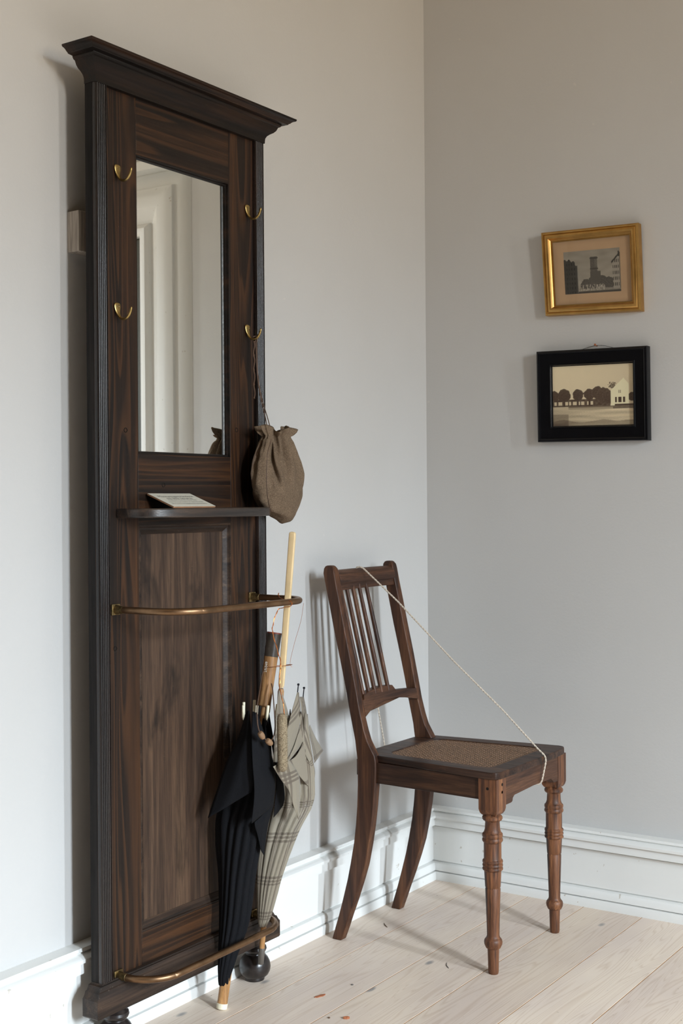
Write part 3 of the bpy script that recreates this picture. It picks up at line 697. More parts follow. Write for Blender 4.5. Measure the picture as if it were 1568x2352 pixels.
TF = [
    ( [(0.165, -0.862, 0.638), (0.185, -0.912, 0.599), (0.2, -0.95, 0.56), (0.205, -0.965, 0.513)] ,
      [(0.165, -0.856, 0.637), (0.175, -0.864, 0.592), (0.185, -0.891, 0.545), (0.205, -0.959, 0.508)] , 0.006 ),
    ( [(0.165, -0.853, 0.627), (0.175, -0.861, 0.582), (0.195, -0.914, 0.534), (0.207, -0.959, 0.509)] ,
      [(0.155, -0.824, 0.623), (0.158, -0.816, 0.574), (0.175, -0.852, 0.533), (0.205, -0.947, 0.507)] , 0.006 ),
    ( [(0.155, -0.813, 0.583), (0.175, -0.848, 0.542), (0.2, -0.912, 0.514), (0.21, -0.96, 0.508)] ,
      [(0.15, -0.802, 0.581), (0.155, -0.801, 0.523), (0.165, -0.806, 0.467), (0.175, -0.816, 0.412)] , 0.009 ),
    ( [(0.215, -1.016, 0.508), (0.213, -0.987, 0.476), (0.21, -0.957, 0.448), (0.205, -0.936, 0.416), (0.2, -0.91, 0.377)] ,
      [(0.212, -0.962, 0.516), (0.205, -0.925, 0.487), (0.2, -0.903, 0.46), (0.198, -0.901, 0.417), (0.198, -0.904, 0.378)] , 0.006 ),
    ( [(0.14, -0.785, 0.543), (0.145, -0.78, 0.504), (0.15, -0.778, 0.468)] ,
      [(0.13, -0.767, 0.55), (0.115, -0.721, 0.509), (0.1, -0.671, 0.473)] , 0.004 ),
    ( [(0.185, -0.955, 0.656), (0.19, -0.971, 0.608), (0.19, -0.978, 0.554), (0.19, -0.982, 0.509)] ,
      [(0.18, -0.938, 0.649), (0.175, -0.908, 0.598), (0.175, -0.899, 0.55), (0.185, -0.934, 0.5)] , 0.006 ),
    ( [(0.16, -0.818, 0.468), (0.155, -0.802, 0.436), (0.15, -0.785, 0.423)] ,
      [(0.14, -0.774, 0.478), (0.135, -0.755, 0.445), (0.138, -0.762, 0.427)] , 0.004 ),
]
BB = [(0.1097, -1.052, 0.0487, 0.0109), (0.1108, -1.0517, 0.0688, 0.0136), (0.1129, -1.0438, 0.1058, 0.02), (0.1168, -1.0255, 0.1759, 0.0324), (0.122, -1.0193, 0.2701, 0.0397), (0.1256, -1.015, 0.3345, 0.0484), (0.1286, -1.0108, 0.3888, 0.0512), (0.1315, -0.994, 0.4408, 0.051), (0.1342, -0.9843, 0.489, 0.046), (0.1376, -0.9796, 0.5493, 0.0355), (0.1401, -0.9741, 0.5948, 0.0286)]
TB = [(0.1106, -0.9204, 0.1338, 0.0075), (0.113, -0.9164, 0.1577, 0.0156), (0.118, -0.9114, 0.2063, 0.0241), (0.1217, -0.9073, 0.2427, 0.0293), (0.1274, -0.8946, 0.2982, 0.0374), (0.132, -0.8804, 0.3432, 0.0428), (0.1359, -0.8614, 0.3817, 0.0496), (0.1391, -0.8564, 0.4126, 0.0511), (0.1464, -0.8599, 0.4847, 0.0448), (0.1524, -0.8672, 0.5426, 0.037), (0.1583, -0.8745, 0.6011, 0.0293)]
# black umbrella
tb = V((0.107, -1.057, 0.0)); hb = V((0.150, -0.922, 0.773)); axb = (hb - tb).normalized(); Lb = (hb - tb).length
def bpt(z): return tb + axb * ((z) / axb.z)
ub = thing('black_umbrella', 'black cotton umbrella with wooden handle standing tip down in the hall stand rails', 'umbrella', (0.107, -1.057, 0.0))
bm = bmesh.new(); lathe(bm, [(0, 0.0095), (0.001, 0.0112), (0.010, 0.0118), (0.012, 0.0116)], 24, tb, axb); finish('tip_cap', bm, 'bone', ub)
bm = bmesh.new(); lathe(bm, [(0.012, 0.0108), (0.10, 0.0112)], 24, tb, axb); finish('tip_shaft', bm, 'pale_wood', ub)
bm = bmesh.new(); lathe(bm, [(0.06, 0.0055), (0.65, 0.0055)], 12, tb, axb); finish('shaft', bm, 'handle_wood', ub)
hl = Lb
bm = bmesh.new(); lathe(bm, [(hl - 0.158, 0.0120), (hl - 0.156, 0.0135), (hl - 0.06, 0.0147), (hl - 0.052, 0.0149)], 28, tb, axb); hw = finish('handle', bm, 'handle_wood', ub)
bm = bmesh.new(); lathe(bm, [(hl - 0.052, 0.0152), (hl - 0.01, 0.0156), (hl - 0.003, 0.0160), (hl - 0.003, 0.0130), (hl - 0.004, 0.0120)], 28, tb, axb); finish('collar', bm, 'horn', hw)
bm = bmesh.new(); lathe(bm, [(hl - 0.0035, 0.0158), (hl - 0.0005, 0.0162), (hl, 0.0150), (hl - 0.001, 0.0120)], 28, tb, axb); finish('rim', bm, 'redrim', hw)
# inventory number painted on the handle, reading upward
nview = (V((1.82, -3.122, 1.05)) - hb); nview = (nview - axb * nview.dot(axb)).normalized()
side_l = axb.cross(nview).normalized()
nv = (nview * cos(0.55) - side_l * sin(0.55)).normalized()
if nv.dot(rgt) > nview.dot(rgt): nv = (nview * cos(0.55) + side_l * sin(0.55)).normalized()
xd = axb; yd = nv.cross(xd).normalized()
q = tb + axb * (hl - 0.075) + nv * 0.01465
text_mesh('2%049', 0.0085, 'white_ink', Matrix.Translation(q) @ Matrix((xd, yd, nv)).transposed().to_4x4(), 'inventory_number', hw, depth=0.0002)
B0 = bpt(0.085); T0 = bpt(0.60)
cb = T0
ribs_b = [V((0.125, -1.000, 0.600)), V((0.158, -0.998, 0.602)), V((0.180, -0.990, 0.603)), V((0.182, -0.962, 0.602)), V((0.168, -0.932, 0.602)), V((0.135, -0.925, 0.602)), V((0.108, -0.942, 0.602)), V((0.104, -0.972, 0.601))]
bm = bmesh.new(); furled(bm, BB, 0.50, pleats=12, amp=0.24, seed=0.4)
finish('canopy', bm, 'black_cloth', ub, angle=180)
bm = bmesh.new()
for i, (a_, b_, g_) in enumerate(BF): flap(bm, a_, b_, g_, seed=i * 0.31)
finish('loose_canopy_edge', bm, 'black_cloth', ub, angle=180, solid=0.0008)
for i, rb in enumerate(ribs_b):
    d_ = (rb - bpt(0.30)).normalized()
    bm = bmesh.new(); lathe(bm, [(-0.006, 0.0012), (0.0, 0.0030), (0.024, 0.0031), (0.025, 0.0024)], 12, rb, (d_ + V((0, 0, 0.6))).normalized()); finish('rib_tip', bm, 'bone', ub)
# cord with two wooden toggles
bm = bmesh.new()
tube(bm, smooth_path([V((0.156, -0.966, 0.697)), V((0.165, -0.985, 0.692)), V((0.185, -1.020, 0.664)), V((0.200, -1.048, 0.635)), V((0.208, -1.058, 0.605)), V((0.211, -1.055, 0.585)), V((0.213, -1.045, 0.573)),
                      V((0.214, -1.030, 0.562)), V((0.212, -1.012, 0.566)), V((0.205, -0.995, 0.585)), V((0.190, -0.978, 0.62)), V((0.176, -0.964, 0.655)), V((0.166, -0.955, 0.668))], 6), 0.0013, 7)
crd = finish('handle_cord', bm, 'leather', ub)
for c0, d_ in ((V((0.2135, -1.052, 0.578)), V((0.1, 0.5, -0.7))), (V((0.216, -1.030, 0.561)), V((0.1, 0.7, -0.55)))):
    bm = bmesh.new(); lathe(bm, [(-0.0085, 0.003), (-0.0075, 0.0052), (-0.002, 0.0064), (0.004, 0.0060), (0.008, 0.0046), (0.0092, 0.002)], 16, c0, d_); finish('toggle', bm, 'bead', crd)
# checked umbrella
tt_ = V((0.102, -0.917, 0.050)); ht_ = V((0.198, -0.919, 0.989)); axt = (ht_ - tt_).normalized(); Lt = (ht_ - tt_).length
def tpt(z): return tt_ + axt * ((z - 0.05) / axt.z)
ut = thing('checked_umbrella', 'taupe checked umbrella with long flat ivory handle wired to the upper brass rail', 'umbrella', (0.102, -0.917, 0.05))
bm = bmesh.new(); lathe(bm, [(0, 0.0055), (0.001, 0.0062), (0.034, 0.0072), (0.036, 0.0062)], 18, tt_, axt); finish('tip_cap', bm, 'gaiter', ut)
bm = bmesh.new(); lathe(bm, [(0.034, 0.0058), (0.105, 0.0062)], 18, tt_, axt); finish('tip_shaft', bm, 'pale_wood', ut)
bm = bmesh.new(); lathe(bm, [(0.092, 0.0065), (0.125, 0.0105), (0.128, 0.0095)], 18, tt_, axt); finish('collar', bm, 'gaiter', ut)
bm = bmesh.new(); lathe(bm, [(0.50, 0.004), (0.56, 0.006), (0.60, 0.0068), (0.606, 0.005)], 14, tt_, axt); finish('shaft', bm, 'handle_wood', ut)
# flat ivory handle
s0 = (Lt) - 0.336; vdir = (V((1.82, -3.122, 1.05)) - ht_); vdir = (vdir - axt * vdir.dot(axt)).normalized()
vdir = (Matrix.Rotation(radians(-22), 3, axt) @ vdir); wdir = axt.cross(vdir)
bm = bmesh.new(); rings = []
for d_, hw_ in ((s0, 0.0045), (s0 + 0.006, 0.0062), (s0 + 0.02, 0.0064), (Lt - 0.012, 0.0072), (Lt - 0.004, 0.0070), (Lt - 0.001, 0.0058), (Lt, 0.003)):
    c0 = tt_ + axt * d_; ring = []
    for k in range(20):
        a = 2 * pi * k / 20; ca, sa = cos(a), sin(a)
        ring.append(c0 + wdir * hw_ * (abs(ca) ** 0.4) * (1 if ca >= 0 else -1) + vdir * hw_ * 0.62 * (abs(sa) ** 0.4) * (1 if sa >= 0 else -1))
    rings.append(ring)
ringloft(bm, rings); finish('handle', bm, 'ivory', ut, angle=50)
B1 = tpt(0.160); T1 = tpt(0.60)
ribs_t = [V((0.186, -0.950, 0.640)), V((0.195, -0.925, 0.655)), V((0.168, -0.846, 0.642)), V((0.132, -0.800, 0.628)), V((0.125, -0.840, 0.62)), V((0.120, -0.88, 0.62)), V((0.128, -0.93, 0.62)), V((0.155, -0.955, 0.63))]
bm = bmesh.new(); uvl = bm.loops.layers.uv.new('weave'); furled(bm, TB, 0.47, uvl, pleats=15, amp=0.16, seed=1.1)
finish('canopy', bm, 'plaid', ut, angle=180)
bm = bmesh.new(); uvl = bm.loops.layers.uv.new('weave')
for i, (a_, b_, g_) in enumerate(TF): flap(bm, a_, b_, g_, uvl, seed=i * 0.23)
finish('loose_canopy_edge', bm, 'plaid', ut, angle=180, solid=0.0006)
for rb in (V((0.165, -0.860, 0.640)), V((0.157, -0.828, 0.628))):
    bm = bmesh.new(); lathe(bm, [(-0.01, 0.0012), (0.012, 0.0012), (0.013, 0.0026), (0.016, 0.0026), (0.017, 0.001)], 10, rb, V((0.05, 0.12, 1))); finish('rib_tip', bm, 'steel', ut)
# plush covered strap hanging down the front
bm = bmesh.new(); a0 = V((0.226, -0.999, 0.617)); a1 = V((0.228, -1.000, 0.497))
rr = random.Random(3)
lathe(bm, [(0, 0.004), (0.003, 0.0085), (0.01, 0.0102), (0.10, 0.0108), (0.112, 0.010), (0.118, 0.006), (0.119, 0.002)], 20, a1, (a0 - a1).normalized())
for i in range(2600):
    h = rr.random(); ph = rr.random() * 2 * pi
    base_ = lerp(a1, a0, h) + V((cos(ph), sin(ph), 0)) * 0.0100
    tip_ = base_ + V((cos(ph), sin(ph), 0)) * (0.0018 + 0.0022 * rr.random()) + V((rr.uniform(-1, 1), rr.uniform(-1, 1), rr.uniform(-1.6, 0.6))) * 0.0014
    t2 = V((-sin(ph), cos(ph), 0)) * 0.0004
    v1, v2, v3 = bm.verts.new(base_ + t2), bm.verts.new(base_ - t2), bm.verts.new(tip_); bm.faces.new((v1, v2, v3))
finish('plush_strap', bm, 'plush', ut)
# copper wire tie
bm = bmesh.new()
main = smooth_path([V((0.196, -0.968, 0.862)), V((0.200, -0.972, 0.855)), V((0.216, -0.984, 0.852)), V((0.240, -0.985, 0.848)), V((0.240, -0.983, 0.838)), V((0.226, -0.990, 0.834)), V((0.214, -0.995, 0.828)), V((0.208, -1.003, 0.80)), V((0.206, -1.002, 0.782)), V((0.207, -0.988, 0.745)),
                    V((0.206, -0.975, 0.715)), V((0.208, -0.982, 0.69)), V((0.216, -0.992, 0.665)), V((0.228, -0.998, 0.64)), V((0.232, -0.998, 0.612))], 8)
tube(bm, main, 0.0007, 6)
mm = [p + 0.0011 * V((cos(i * 0.9), sin(i * 0.9), 0.3 * sin(i))) for i, p in enumerate(main)]
tube(bm, mm, 0.0006, 6)
bx_ = bpt(0.70)
lo = [V((0.147 + 0.030 * cos(a), -0.928 + 0.040 * sin(a), 0.702 + 0.004 * cos(a))) for a in [i * 2 * pi / 28 for i in range(28)]]
lo = [V((0.170, -0.930, 0.703)) + V((0.022 * cos(a) + 0.006 * sin(a), 0.0315 * sin(a) - 0.012 * cos(a), 0.003 * cos(a))) for a in [i * 2 * pi / 28 for i in range(28)]]
tube(bm, lo, 0.0007, 6, True)
tube(bm, smooth_path([V((0.231, -0.927, 0.839)), V((0.215, -0.915, 0.80)), V((0.195, -0.912, 0.75)), V((0.188, -0.918, 0.71)), V((0.190, -0.914, 0.70))], 6), 0.00035, 5)
wre = finish('copper_wire', bm, 'wire'); recenter(wre, (0.2, -0.98, 0.80))
tag(wre, 'thin twisted copper wire tying both umbrella handles to the upper brass rail', 'wire')

# ------------------------------------------------------------------ chair
ch = thing('dining_chair', 'brown wooden chair with cane seat and spindle back in the corner', 'chair', (0.29, -0.41, 0.0))
# rear posts: one curved piece from foot to top; (z, back x, front x)
PP = [(0.0, 0.056, 0.082), (0.03, 0.066, 0.094), (0.06, 0.076, 0.105), (0.10, 0.088, 0.121), (0.15, 0.102, 0.139), (0.19, 0.111, 0.152), (0.24, 0.121, 0.163), (0.285, 0.127, 0.171), (0.33, 0.131, 0.177), (0.38, 0.133, 0.182), (0.42, 0.133, 0.184), (0.440, 0.1325, 0.1835),
      (0.452, 0.131, 0.181), (0.465, 0.129, 0.173), (0.485, 0.1265, 0.161), (0.51, 0.121, 0.152), (0.55, 0.112, 0.141), (0.60, 0.102, 0.131), (0.666, 0.087, 0.117), (0.74, 0.069, 0.100), (0.80, 0.056, 0.087), (0.85, 0.0445, 0.0755), (0.880, 0.038, 0.0695), (0.891, 0.0385, 0.067), (0.897, 0.042, 0.062), (0.899, 0.0475, 0.057)]
for y0, y1, dx in ((-0.579, -0.556, 0.0), (-0.303, -0.280, -0.005)):
    bm = bmesh.new(); rings = []
    for z, a, b_ in PP:
        ins = 0.0 if z < 0.885 else (z - 0.885) * 0.25
        rings.append([V((a + dx, y0 + ins, z)), V((b_ + dx, y0 + ins, z)), V((b_ + dx, y1 - ins, z)), V((a + dx, y1 - ins, z))])
    ringloft(bm, rings); finish('back_post', bm, 'chair', ch, bevel=0.0028, seg=2, angle=40)
# top rail with a rounded crest roll
bm = bmesh.new(); sec = [(0.058, 0.838), (0.072, 0.838), (0.0705, 0.852), (0.0715, 0.853), (0.0745, 0.858), (0.075, 0.866), (0.071, 0.876), (0.064, 0.885), (0.055, 0.8875), (0.049, 0.882), (0.049, 0.860)]
rings = []
for i in range(13):
    u = i / 12; y = -0.558 + 0.257 * u; bow = -0.006 * sin(pi * u)
    rings.append([V((x + bow - 0.004 * u, y, z)) for x, z in sec])
ringloft(bm, rings); finish('top_rail', bm, 'chairy', ch, angle=45, bevel=0.001)
# lower back rail with stepped top edge
bm = bmesh.new()
up = [(-0.557, 0.578), (-0.548, 0.579), (-0.546, 0.590), (-0.50, 0.596), (-0.46, 0.5985), (-0.405, 0.5955), (-0.398, 0.588), (-0.392, 0.581), (-0.36, 0.580), (-0.302, 0.576)]
lo_ = [(-0.302, 0.548), (-0.35, 0.558), (-0.40, 0.564), (-0.45, 0.563), (-0.50, 0.557), (-0.53, 0.549), (-0.557, 0.539)]
def xl(y, z): return 0.138 - 0.18 * (z - 0.57) * 1.2 - 0.006 * sin(pi * (y + 0.557) / 0.255) - 0.004 * (y + 0.557) / 0.255
outl = up + lo_
F = [bm.verts.new((xl(y, z), y, z)) for y, z in outl]; Bk = [bm.verts.new((xl(y, z) - 0.018, y, z)) for y, z in outl]
n = len(outl)
for i in range(n): bm.faces.new((F[i], F[(i + 1) % n], Bk[(i + 1) % n], Bk[i]))
bm.faces.new(F); bm.faces.new(Bk[::-1]); bmesh.ops.triangulate(bm, faces=[f for f in bm.faces if len(f.verts) > 4])
finish('lower_back_rail', bm, 'chairy', ch, angle=40, bevel=0.0012)
for yt, yb in ((-0.540, -0.540), (-0.514, -0.514), (-0.487, -0.487), (-0.458, -0.458), (-0.426, -0.426)):
    bm = bmesh.new(); a = V((0.062, yt, 0.842)); b_ = V((0.124, yb, 0.592))
    L_ = (a - b_).length
    lathe(bm, [(-0.008, 0.0045), (0, 0.0052), (L_ * 0.3, 0.0058), (L_ * 0.6, 0.0056), (L_, 0.0048), (L_ + 0.006, 0.0045)], 14, b_, (a - b_).normalized()); finish('spindle', bm, 'chair', ch)
# seat
SZ = 0.452
SO = [(0.176, -0.566), (0.493, -0.598), (0.508, -0.592), (0.514, -0.578), (0.516, -0.50), (0.516, -0.41), (0.516, -0.30), (0.512, -0.242), (0.505, -0.228), (0.490, -0.221), (0.158, -0.262), (0.150, -0.27), (0.150, -0.308), (0.128, -0.308), (0.128, -0.545), (0.150, -0.552), (0.176, -0.553)]
# cane opening, rounded
def rrect(x0, x1, y0a, y0b, y1a, y1b, r, n=6):
    c_ = [(x0, y0a), (x1, y0b), (x1, y1b), (x0, y1a)]; out = []
    for i in range(4):
        p = V(c_[i]); a = V(c_[i - 1]); b_ = V(c_[(i + 1) % 4])
        pa = p + (a - p).normalized() * r; pb = p + (b_ - p).normalized() * r
        for k in range(n + 1):
            t_ = k / n; out.append(tuple((1 - t_) ** 2 * pa + 2 * t_ * (1 - t_) * p + t_ * t_ * pb))
    return out
CO = rrect(0.186, 0.472, -0.529, -0.550, -0.300, -0.268, 0.035)
bm = bmesh.new()
from mathutils.geometry import tessellate_polygon
def holed(z):
    polys = [[V((x, y, 0)) for x, y in SO], [V((x, y, 0)) for x, y in CO]]
    flat = SO + CO; vs = [bm.verts.new((x, y, z)) for x, y in flat]
    for t_ in tessellate_polygon(polys):
        try: bm.faces.new([vs[i] for i in t_])
        except Exception: pass
    return vs
va, vb = holed(SZ), holed(SZ - 0.016)
nS, nC = len(SO), len(CO)
for i in range(nS): bm.faces.new((va[i], va[(i + 1) % nS], vb[(i + 1) % nS], vb[i]))
for i in range(nC): bm.faces.new((va[nS + i], va[nS + (i + 1) % nC], vb[nS + (i + 1) % nC], vb[nS + i]))
bmesh.ops.dissolve_limit(bm, angle_limit=0.01, verts=bm.verts, edges=bm.edges)
seat = finish('seat', bm, 'chairx', ch, bevel=0.004, seg=3)
# woven cane: double strands both ways plus diagonals, clipped to the opening
def clip_seg(p, d, poly):
    ts = []
    n = len(poly)
    for i in range(n):
        a, b_ = V(poly[i]), V(poly[(i + 1) % n]); e = b_ - a
        den = d.x * e.y - d.y * e.x
        if abs(den) < 1e-12: continue
        w_ = a - p
        t_ = (w_.x * e.y - w_.y * e.x) / den; s_ = (w_.x * d.y - w_.y * d.x) / den
        if -1e-9 <= s_ <= 1: ts.append(t_)
    return (min(ts), max(ts)) if len(ts) >= 2 else None
bm = bmesh.new()
CP2 = rrect(0.183, 0.475, -0.531, -0.553, -0.298, -0.265, 0.035)
def strand(p, d, wd, z):
    r_ = clip_seg(p, d, CP2)
    if not r_ or r_[1] - r_[0] < 0.004: return
    nn_ = V((-d.y, d.x)) * wd / 2; a, b_ = p + d * r_[0], p + d * r_[1]
    q = [(a + nn_, z), (b_ + nn_, z), (b_ - nn_, z), (a - nn_, z)]
    vs = [bm.verts.new((c_.x, c_.y, zz)) for c_, zz in q]; bm.faces.new(vs)
    vs2 = [bm.verts.new((c_.x, c_.y, zz - 0.00025)) for c_, zz in q]; bm.faces.new(vs2[::-1])
    for i in range(4): bm.faces.new((vs[i], vs2[i], vs2[(i + 1) % 4], vs[(i + 1) % 4]))
pitch = 0.0108
for i in range(40):
    for o_ in (-0.0013, 0.0013):
        strand(V((0.33, -0.56 + i * pitch + o_)), V((1, 0)), 0.0013, SZ - 0.0030)
        strand(V((0.175 + i * pitch + o_, -0.41)), V((0, 1)), 0.0013, SZ - 0.0027)
for i in range(-45, 46):
    strand(V((0.33 + i * pitch, -0.41 + 0.0056)), V((1, 1)).normalized(), 0.0012, SZ - 0.0024)
    strand(V((0.33 + i * pitch, -0.41 + 0.0056)), V((1, -1)).normalized(), 0.0012, SZ - 0.0021)
finish('cane_panel', bm, 'cane', seat, smooth=False)
# seat rails
AZ0, AZ1 = 0.388, SZ - 0.016
def railbox(name, a, b_, th, z0, z1, mat='chairx', cut=None):
    bm = bmesh.new(); a, b_ = V(a), V(b_); d = (b_ - a).normalized(); nn_ = V((-d.y, d.x)) * th
    prism(bm, [tuple(a), tuple(b_), tuple(b_ + nn_), tuple(a + nn_)], 'z', z0, z1); return finish(name, bm, mat, ch, bevel=0.001)
railbox('seat_rail', (0.172, -0.572), (0.470, -0.589), 0.020, AZ0, AZ1)
railbox('seat_rail', (0.470, -0.224), (0.160, -0.285), 0.020, AZ0, AZ1)
railbox('seat_rail', (0.134, -0.303), (0.134, -0.556), -0.018, AZ0 + 0.01, AZ1, 'chairy')
# front rail with stepped lower edge by each leg
bm = bmesh.new()
fr_ = [(-0.546, AZ1), (-0.546, 0.372), (-0.516, 0.372), (-0.510, 0.374), (-0.508, 0.381), (-0.500, 0.386), (-0.40, 0.389), (-0.305, 0.387), (-0.298, 0.381), (-0.290, 0.375), (-0.268, 0.375), (-0.268, AZ1)]
prism(bm, fr_, 'x', 0.488, 0.507); finish('seat_rail', bm, 'chairy', ch, bevel=0.001)
# turned front legs
LP = [(0.0, 0.0105), (0.002, 0.0112), (0.0065, 0.0118), (0.030, 0.0122), (0.056, 0.0130), (0.058, 0.0165), (0.061, 0.0178), (0.066, 0.0200), (0.071, 0.0206), (0.0755, 0.0196), (0.079, 0.0172), (0.080, 0.0160), (0.083, 0.0146), (0.0865, 0.0139),
      (0.11, 0.0144), (0.14, 0.0154), (0.189, 0.0170), (0.1905, 0.0163), (0.1925, 0.0163), (0.194, 0.0173), (0.215, 0.0184), (0.229, 0.0192), (0.2305, 0.0205), (0.232, 0.0226), (0.2345, 0.0231), (0.2365, 0.0222), (0.238, 0.0211), (0.2395, 0.0222), (0.242, 0.0230), (0.2445, 0.0222), (0.246, 0.0211),
      (0.2475, 0.0222), (0.250, 0.0230), (0.253, 0.0224), (0.2545, 0.0205), (0.257, 0.0196), (0.292, 0.0196), (0.2935, 0.0212), (0.296, 0.0229), (0.299, 0.0232), (0.3015, 0.0222), (0.303, 0.0214), (0.3045, 0.0222), (0.308, 0.0231), (0.312, 0.0225), (0.3135, 0.0208), (0.316, 0.0190), (0.322, 0.0170), (0.338, 0.0162),
      (0.3405, 0.0175), (0.342, 0.0205), (0.345, 0.0225), (0.349, 0.0226), (0.352, 0.0208), (0.354, 0.0180), (0.360, 0.0175)]
for lx, ly in ((0.487, -0.5705), (0.485, -0.2450)):
    bm = bmesh.new(); lathe(bm, LP, 36, (lx, ly, 0))
    hw_ = 0.0225; rings = []
    for z, ins in ((0.353, 0.010), (0.355, 0.0055), (0.360, 0.002), (0.368, 0.0), (AZ1, 0.0)):
        h_ = hw_ - ins; rings.append([V((lx - h_, ly - h_, z)), V((lx + h_, ly - h_, z)), V((lx + h_, ly + h_, z)), V((lx - h_, ly + h_, z))])
    ringloft(bm, rings); finish('front_leg', bm, 'leg', ch, angle=32)
# dark dowel pins on the near leg
for c_, ax_ in ((V((0.507 + 0.0026, -0.566, 0.422)), V((1, 0, 0))), (V((0.509, -0.566, 0.405)), V((1, 0, 0))), (V((0.487, -0.5927, 0.415)), V((0, -1, 0)))):
    bm = bmesh.new(); lathe(bm, [(0, 0.0035), (0.0005, 0.0034)], 14, c_, ax_); finish('dowel_pin', bm, 'side', ch)
# rope loop over chair: crest -> front rail -> under seat -> behind the back
rp = [V((0.045, -0.452, 0.884)), V((0.056, -0.452, 0.8915)), V((0.068, -0.450, 0.8885)), V((0.16, -0.433, 0.806)), V((0.30, -0.405, 0.665)), V((0.42, -0.382, 0.553)), V((0.50, -0.367, 0.470)), V((0.5185, -0.362, 0.4525)), V((0.5200, -0.362, 0.440)), V((0.5150, -0.366, 0.410)), V((0.5105, -0.367, 0.390)), V((0.503, -0.368, 0.3855)),
      V((0.42, -0.375, 0.384)), V((0.26, -0.39, 0.382)), V((0.13, -0.405, 0.384)), V((0.110, -0.408, 0.395)), V((0.106, -0.410, 0.43)), V((0.090, -0.425, 0.56)), V((0.060, -0.440, 0.74)), V((0.042, -0.452, 0.86))]
bm = bmesh.new(); path = []
for i in range(len(rp)):
    a, b_ = rp[i], rp[(i + 1) % len(rp)]; k_ = max(1, int((b_ - a).length / 0.004))
    for j in range(k_): path.append(lerp(a, b_, j / k_))
# round the corners a little
for _ in range(2): path = [0.25 * path[i - 1] + 0.5 * path[i] + 0.25 * path[(i + 1) % len(path)] for i in range(len(path))]
for ph in (0, pi):
    pts = []
    for i, p in enumerate(path):
        t_ = (path[(i + 1) % len(path)] - path[i - 1]).normalized(); u = t_.cross(V((0.3, 1, 0.2))).normalized(); v_ = t_.cross(u)
        a = i * 2 * pi / 3.0 * 0.75 + ph
        pts.append(p + 0.0011 * (cos(a) * u + sin(a) * v_))
    tube(bm, pts, 0.00135, 6, True)
ro = finish('rope', bm, 'rope'); recenter(ro, (0.28, -0.41, 0.6))
tag(ro, 'thin pale twisted rope looped over the chair back and round its seat', 'rope')

# ------------------------------------------------------------------ pictures
def picture_frame(name, label, corners, yfront, depth, prof, mat, paint, tilt, matw=None):
    """corners TL,TR,BR,BL as (x,z) of the frame face; prof: (inset, y offset forward)"""
    cx = sum(c_[0] for c_ in corners) / 4; cz = sum(c_[1] for c_ in corners) / 4
    root = thing(name, label, 'framed picture', (cx, yfront, cz))
    C4 = [V((c_[0], c_[1])) for c_ in corners]; ctr = V((cx, cz))
    def inset(o_):
        out = []
        for i in range(4):
            p = C4[i]; a = (C4[i - 1] - p).normalized(); b_ = (C4[(i + 1) % 4] - p).normalized(); out.append(p + (a + b_) * o_)
        return out
    def Y(z): return yfront - tilt * (z - cz)
    bm = bmesh.new(); rows = []
    for o_, f in prof: rows.append([bm.verts.new((q.x, Y(q.y) - f, q.y)) for q in inset(o_)])
    for a, b_ in zip(rows[:-1], rows[1:]):
        for i in range(4): bm.faces.new((a[i], a[(i + 1) % 4], b_[(i + 1) % 4], b_[i]))
    fr = finish('frame', bm, mat, root, angle=30)
    ins = prof[-1][0] - 0.001
    q4 = inset(ins); NXp, NZp = 230, 160; yo = prof[-1][1] - 0.001
    me = bpy.data.meshes.new('print'); vs = []; fs = []
    for j in range(NZp + 1):
        for i in range(NXp + 1):
            u, v_ = i / NXp, j / NZp
            top = q4[0].lerp(q4[1], u); bot = q4[3].lerp(q4[2], u); q = bot.lerp(top, v_)
            vs.append(V((q.x, Y(q.y) - yo, q.y)) - ORI[root])
    for j in range(NZp):
        for i in range(NXp):
            a = j * (NXp + 1) + i; fs.append((a, a + 1, a + NXp + 2, a + NXp + 1))
    me.from_pydata(vs, [], fs); ca = me.color_attributes.new('print', 'FLOAT_COLOR', 'POINT')
    data = []
    for j in range(NZp + 1):
        for i in range(NXp + 1): data += [*paint(i / NXp, j / NZp), 1.0]
    ca.data.foreach_set('color', data); me.materials.append(M['print'])
    po = bpy.data.objects.new('print', me); col.objects.link(po); po.parent = root; ORI[po] = ORI[root]
    bm = bmesh.new(); rr_ = []
    for f in (yo + 0.0015, yo + 0.003): rr_.append([V((q.x, Y(q.y) - f, q.y)) for q in q4])
    ringloft(bm, rr_); finish('glass', bm, 'glass', root)
    return root
from mathutils import noise as mn
def nz(x, y, s=0.0): return mn.noise(V((x, y, s)))
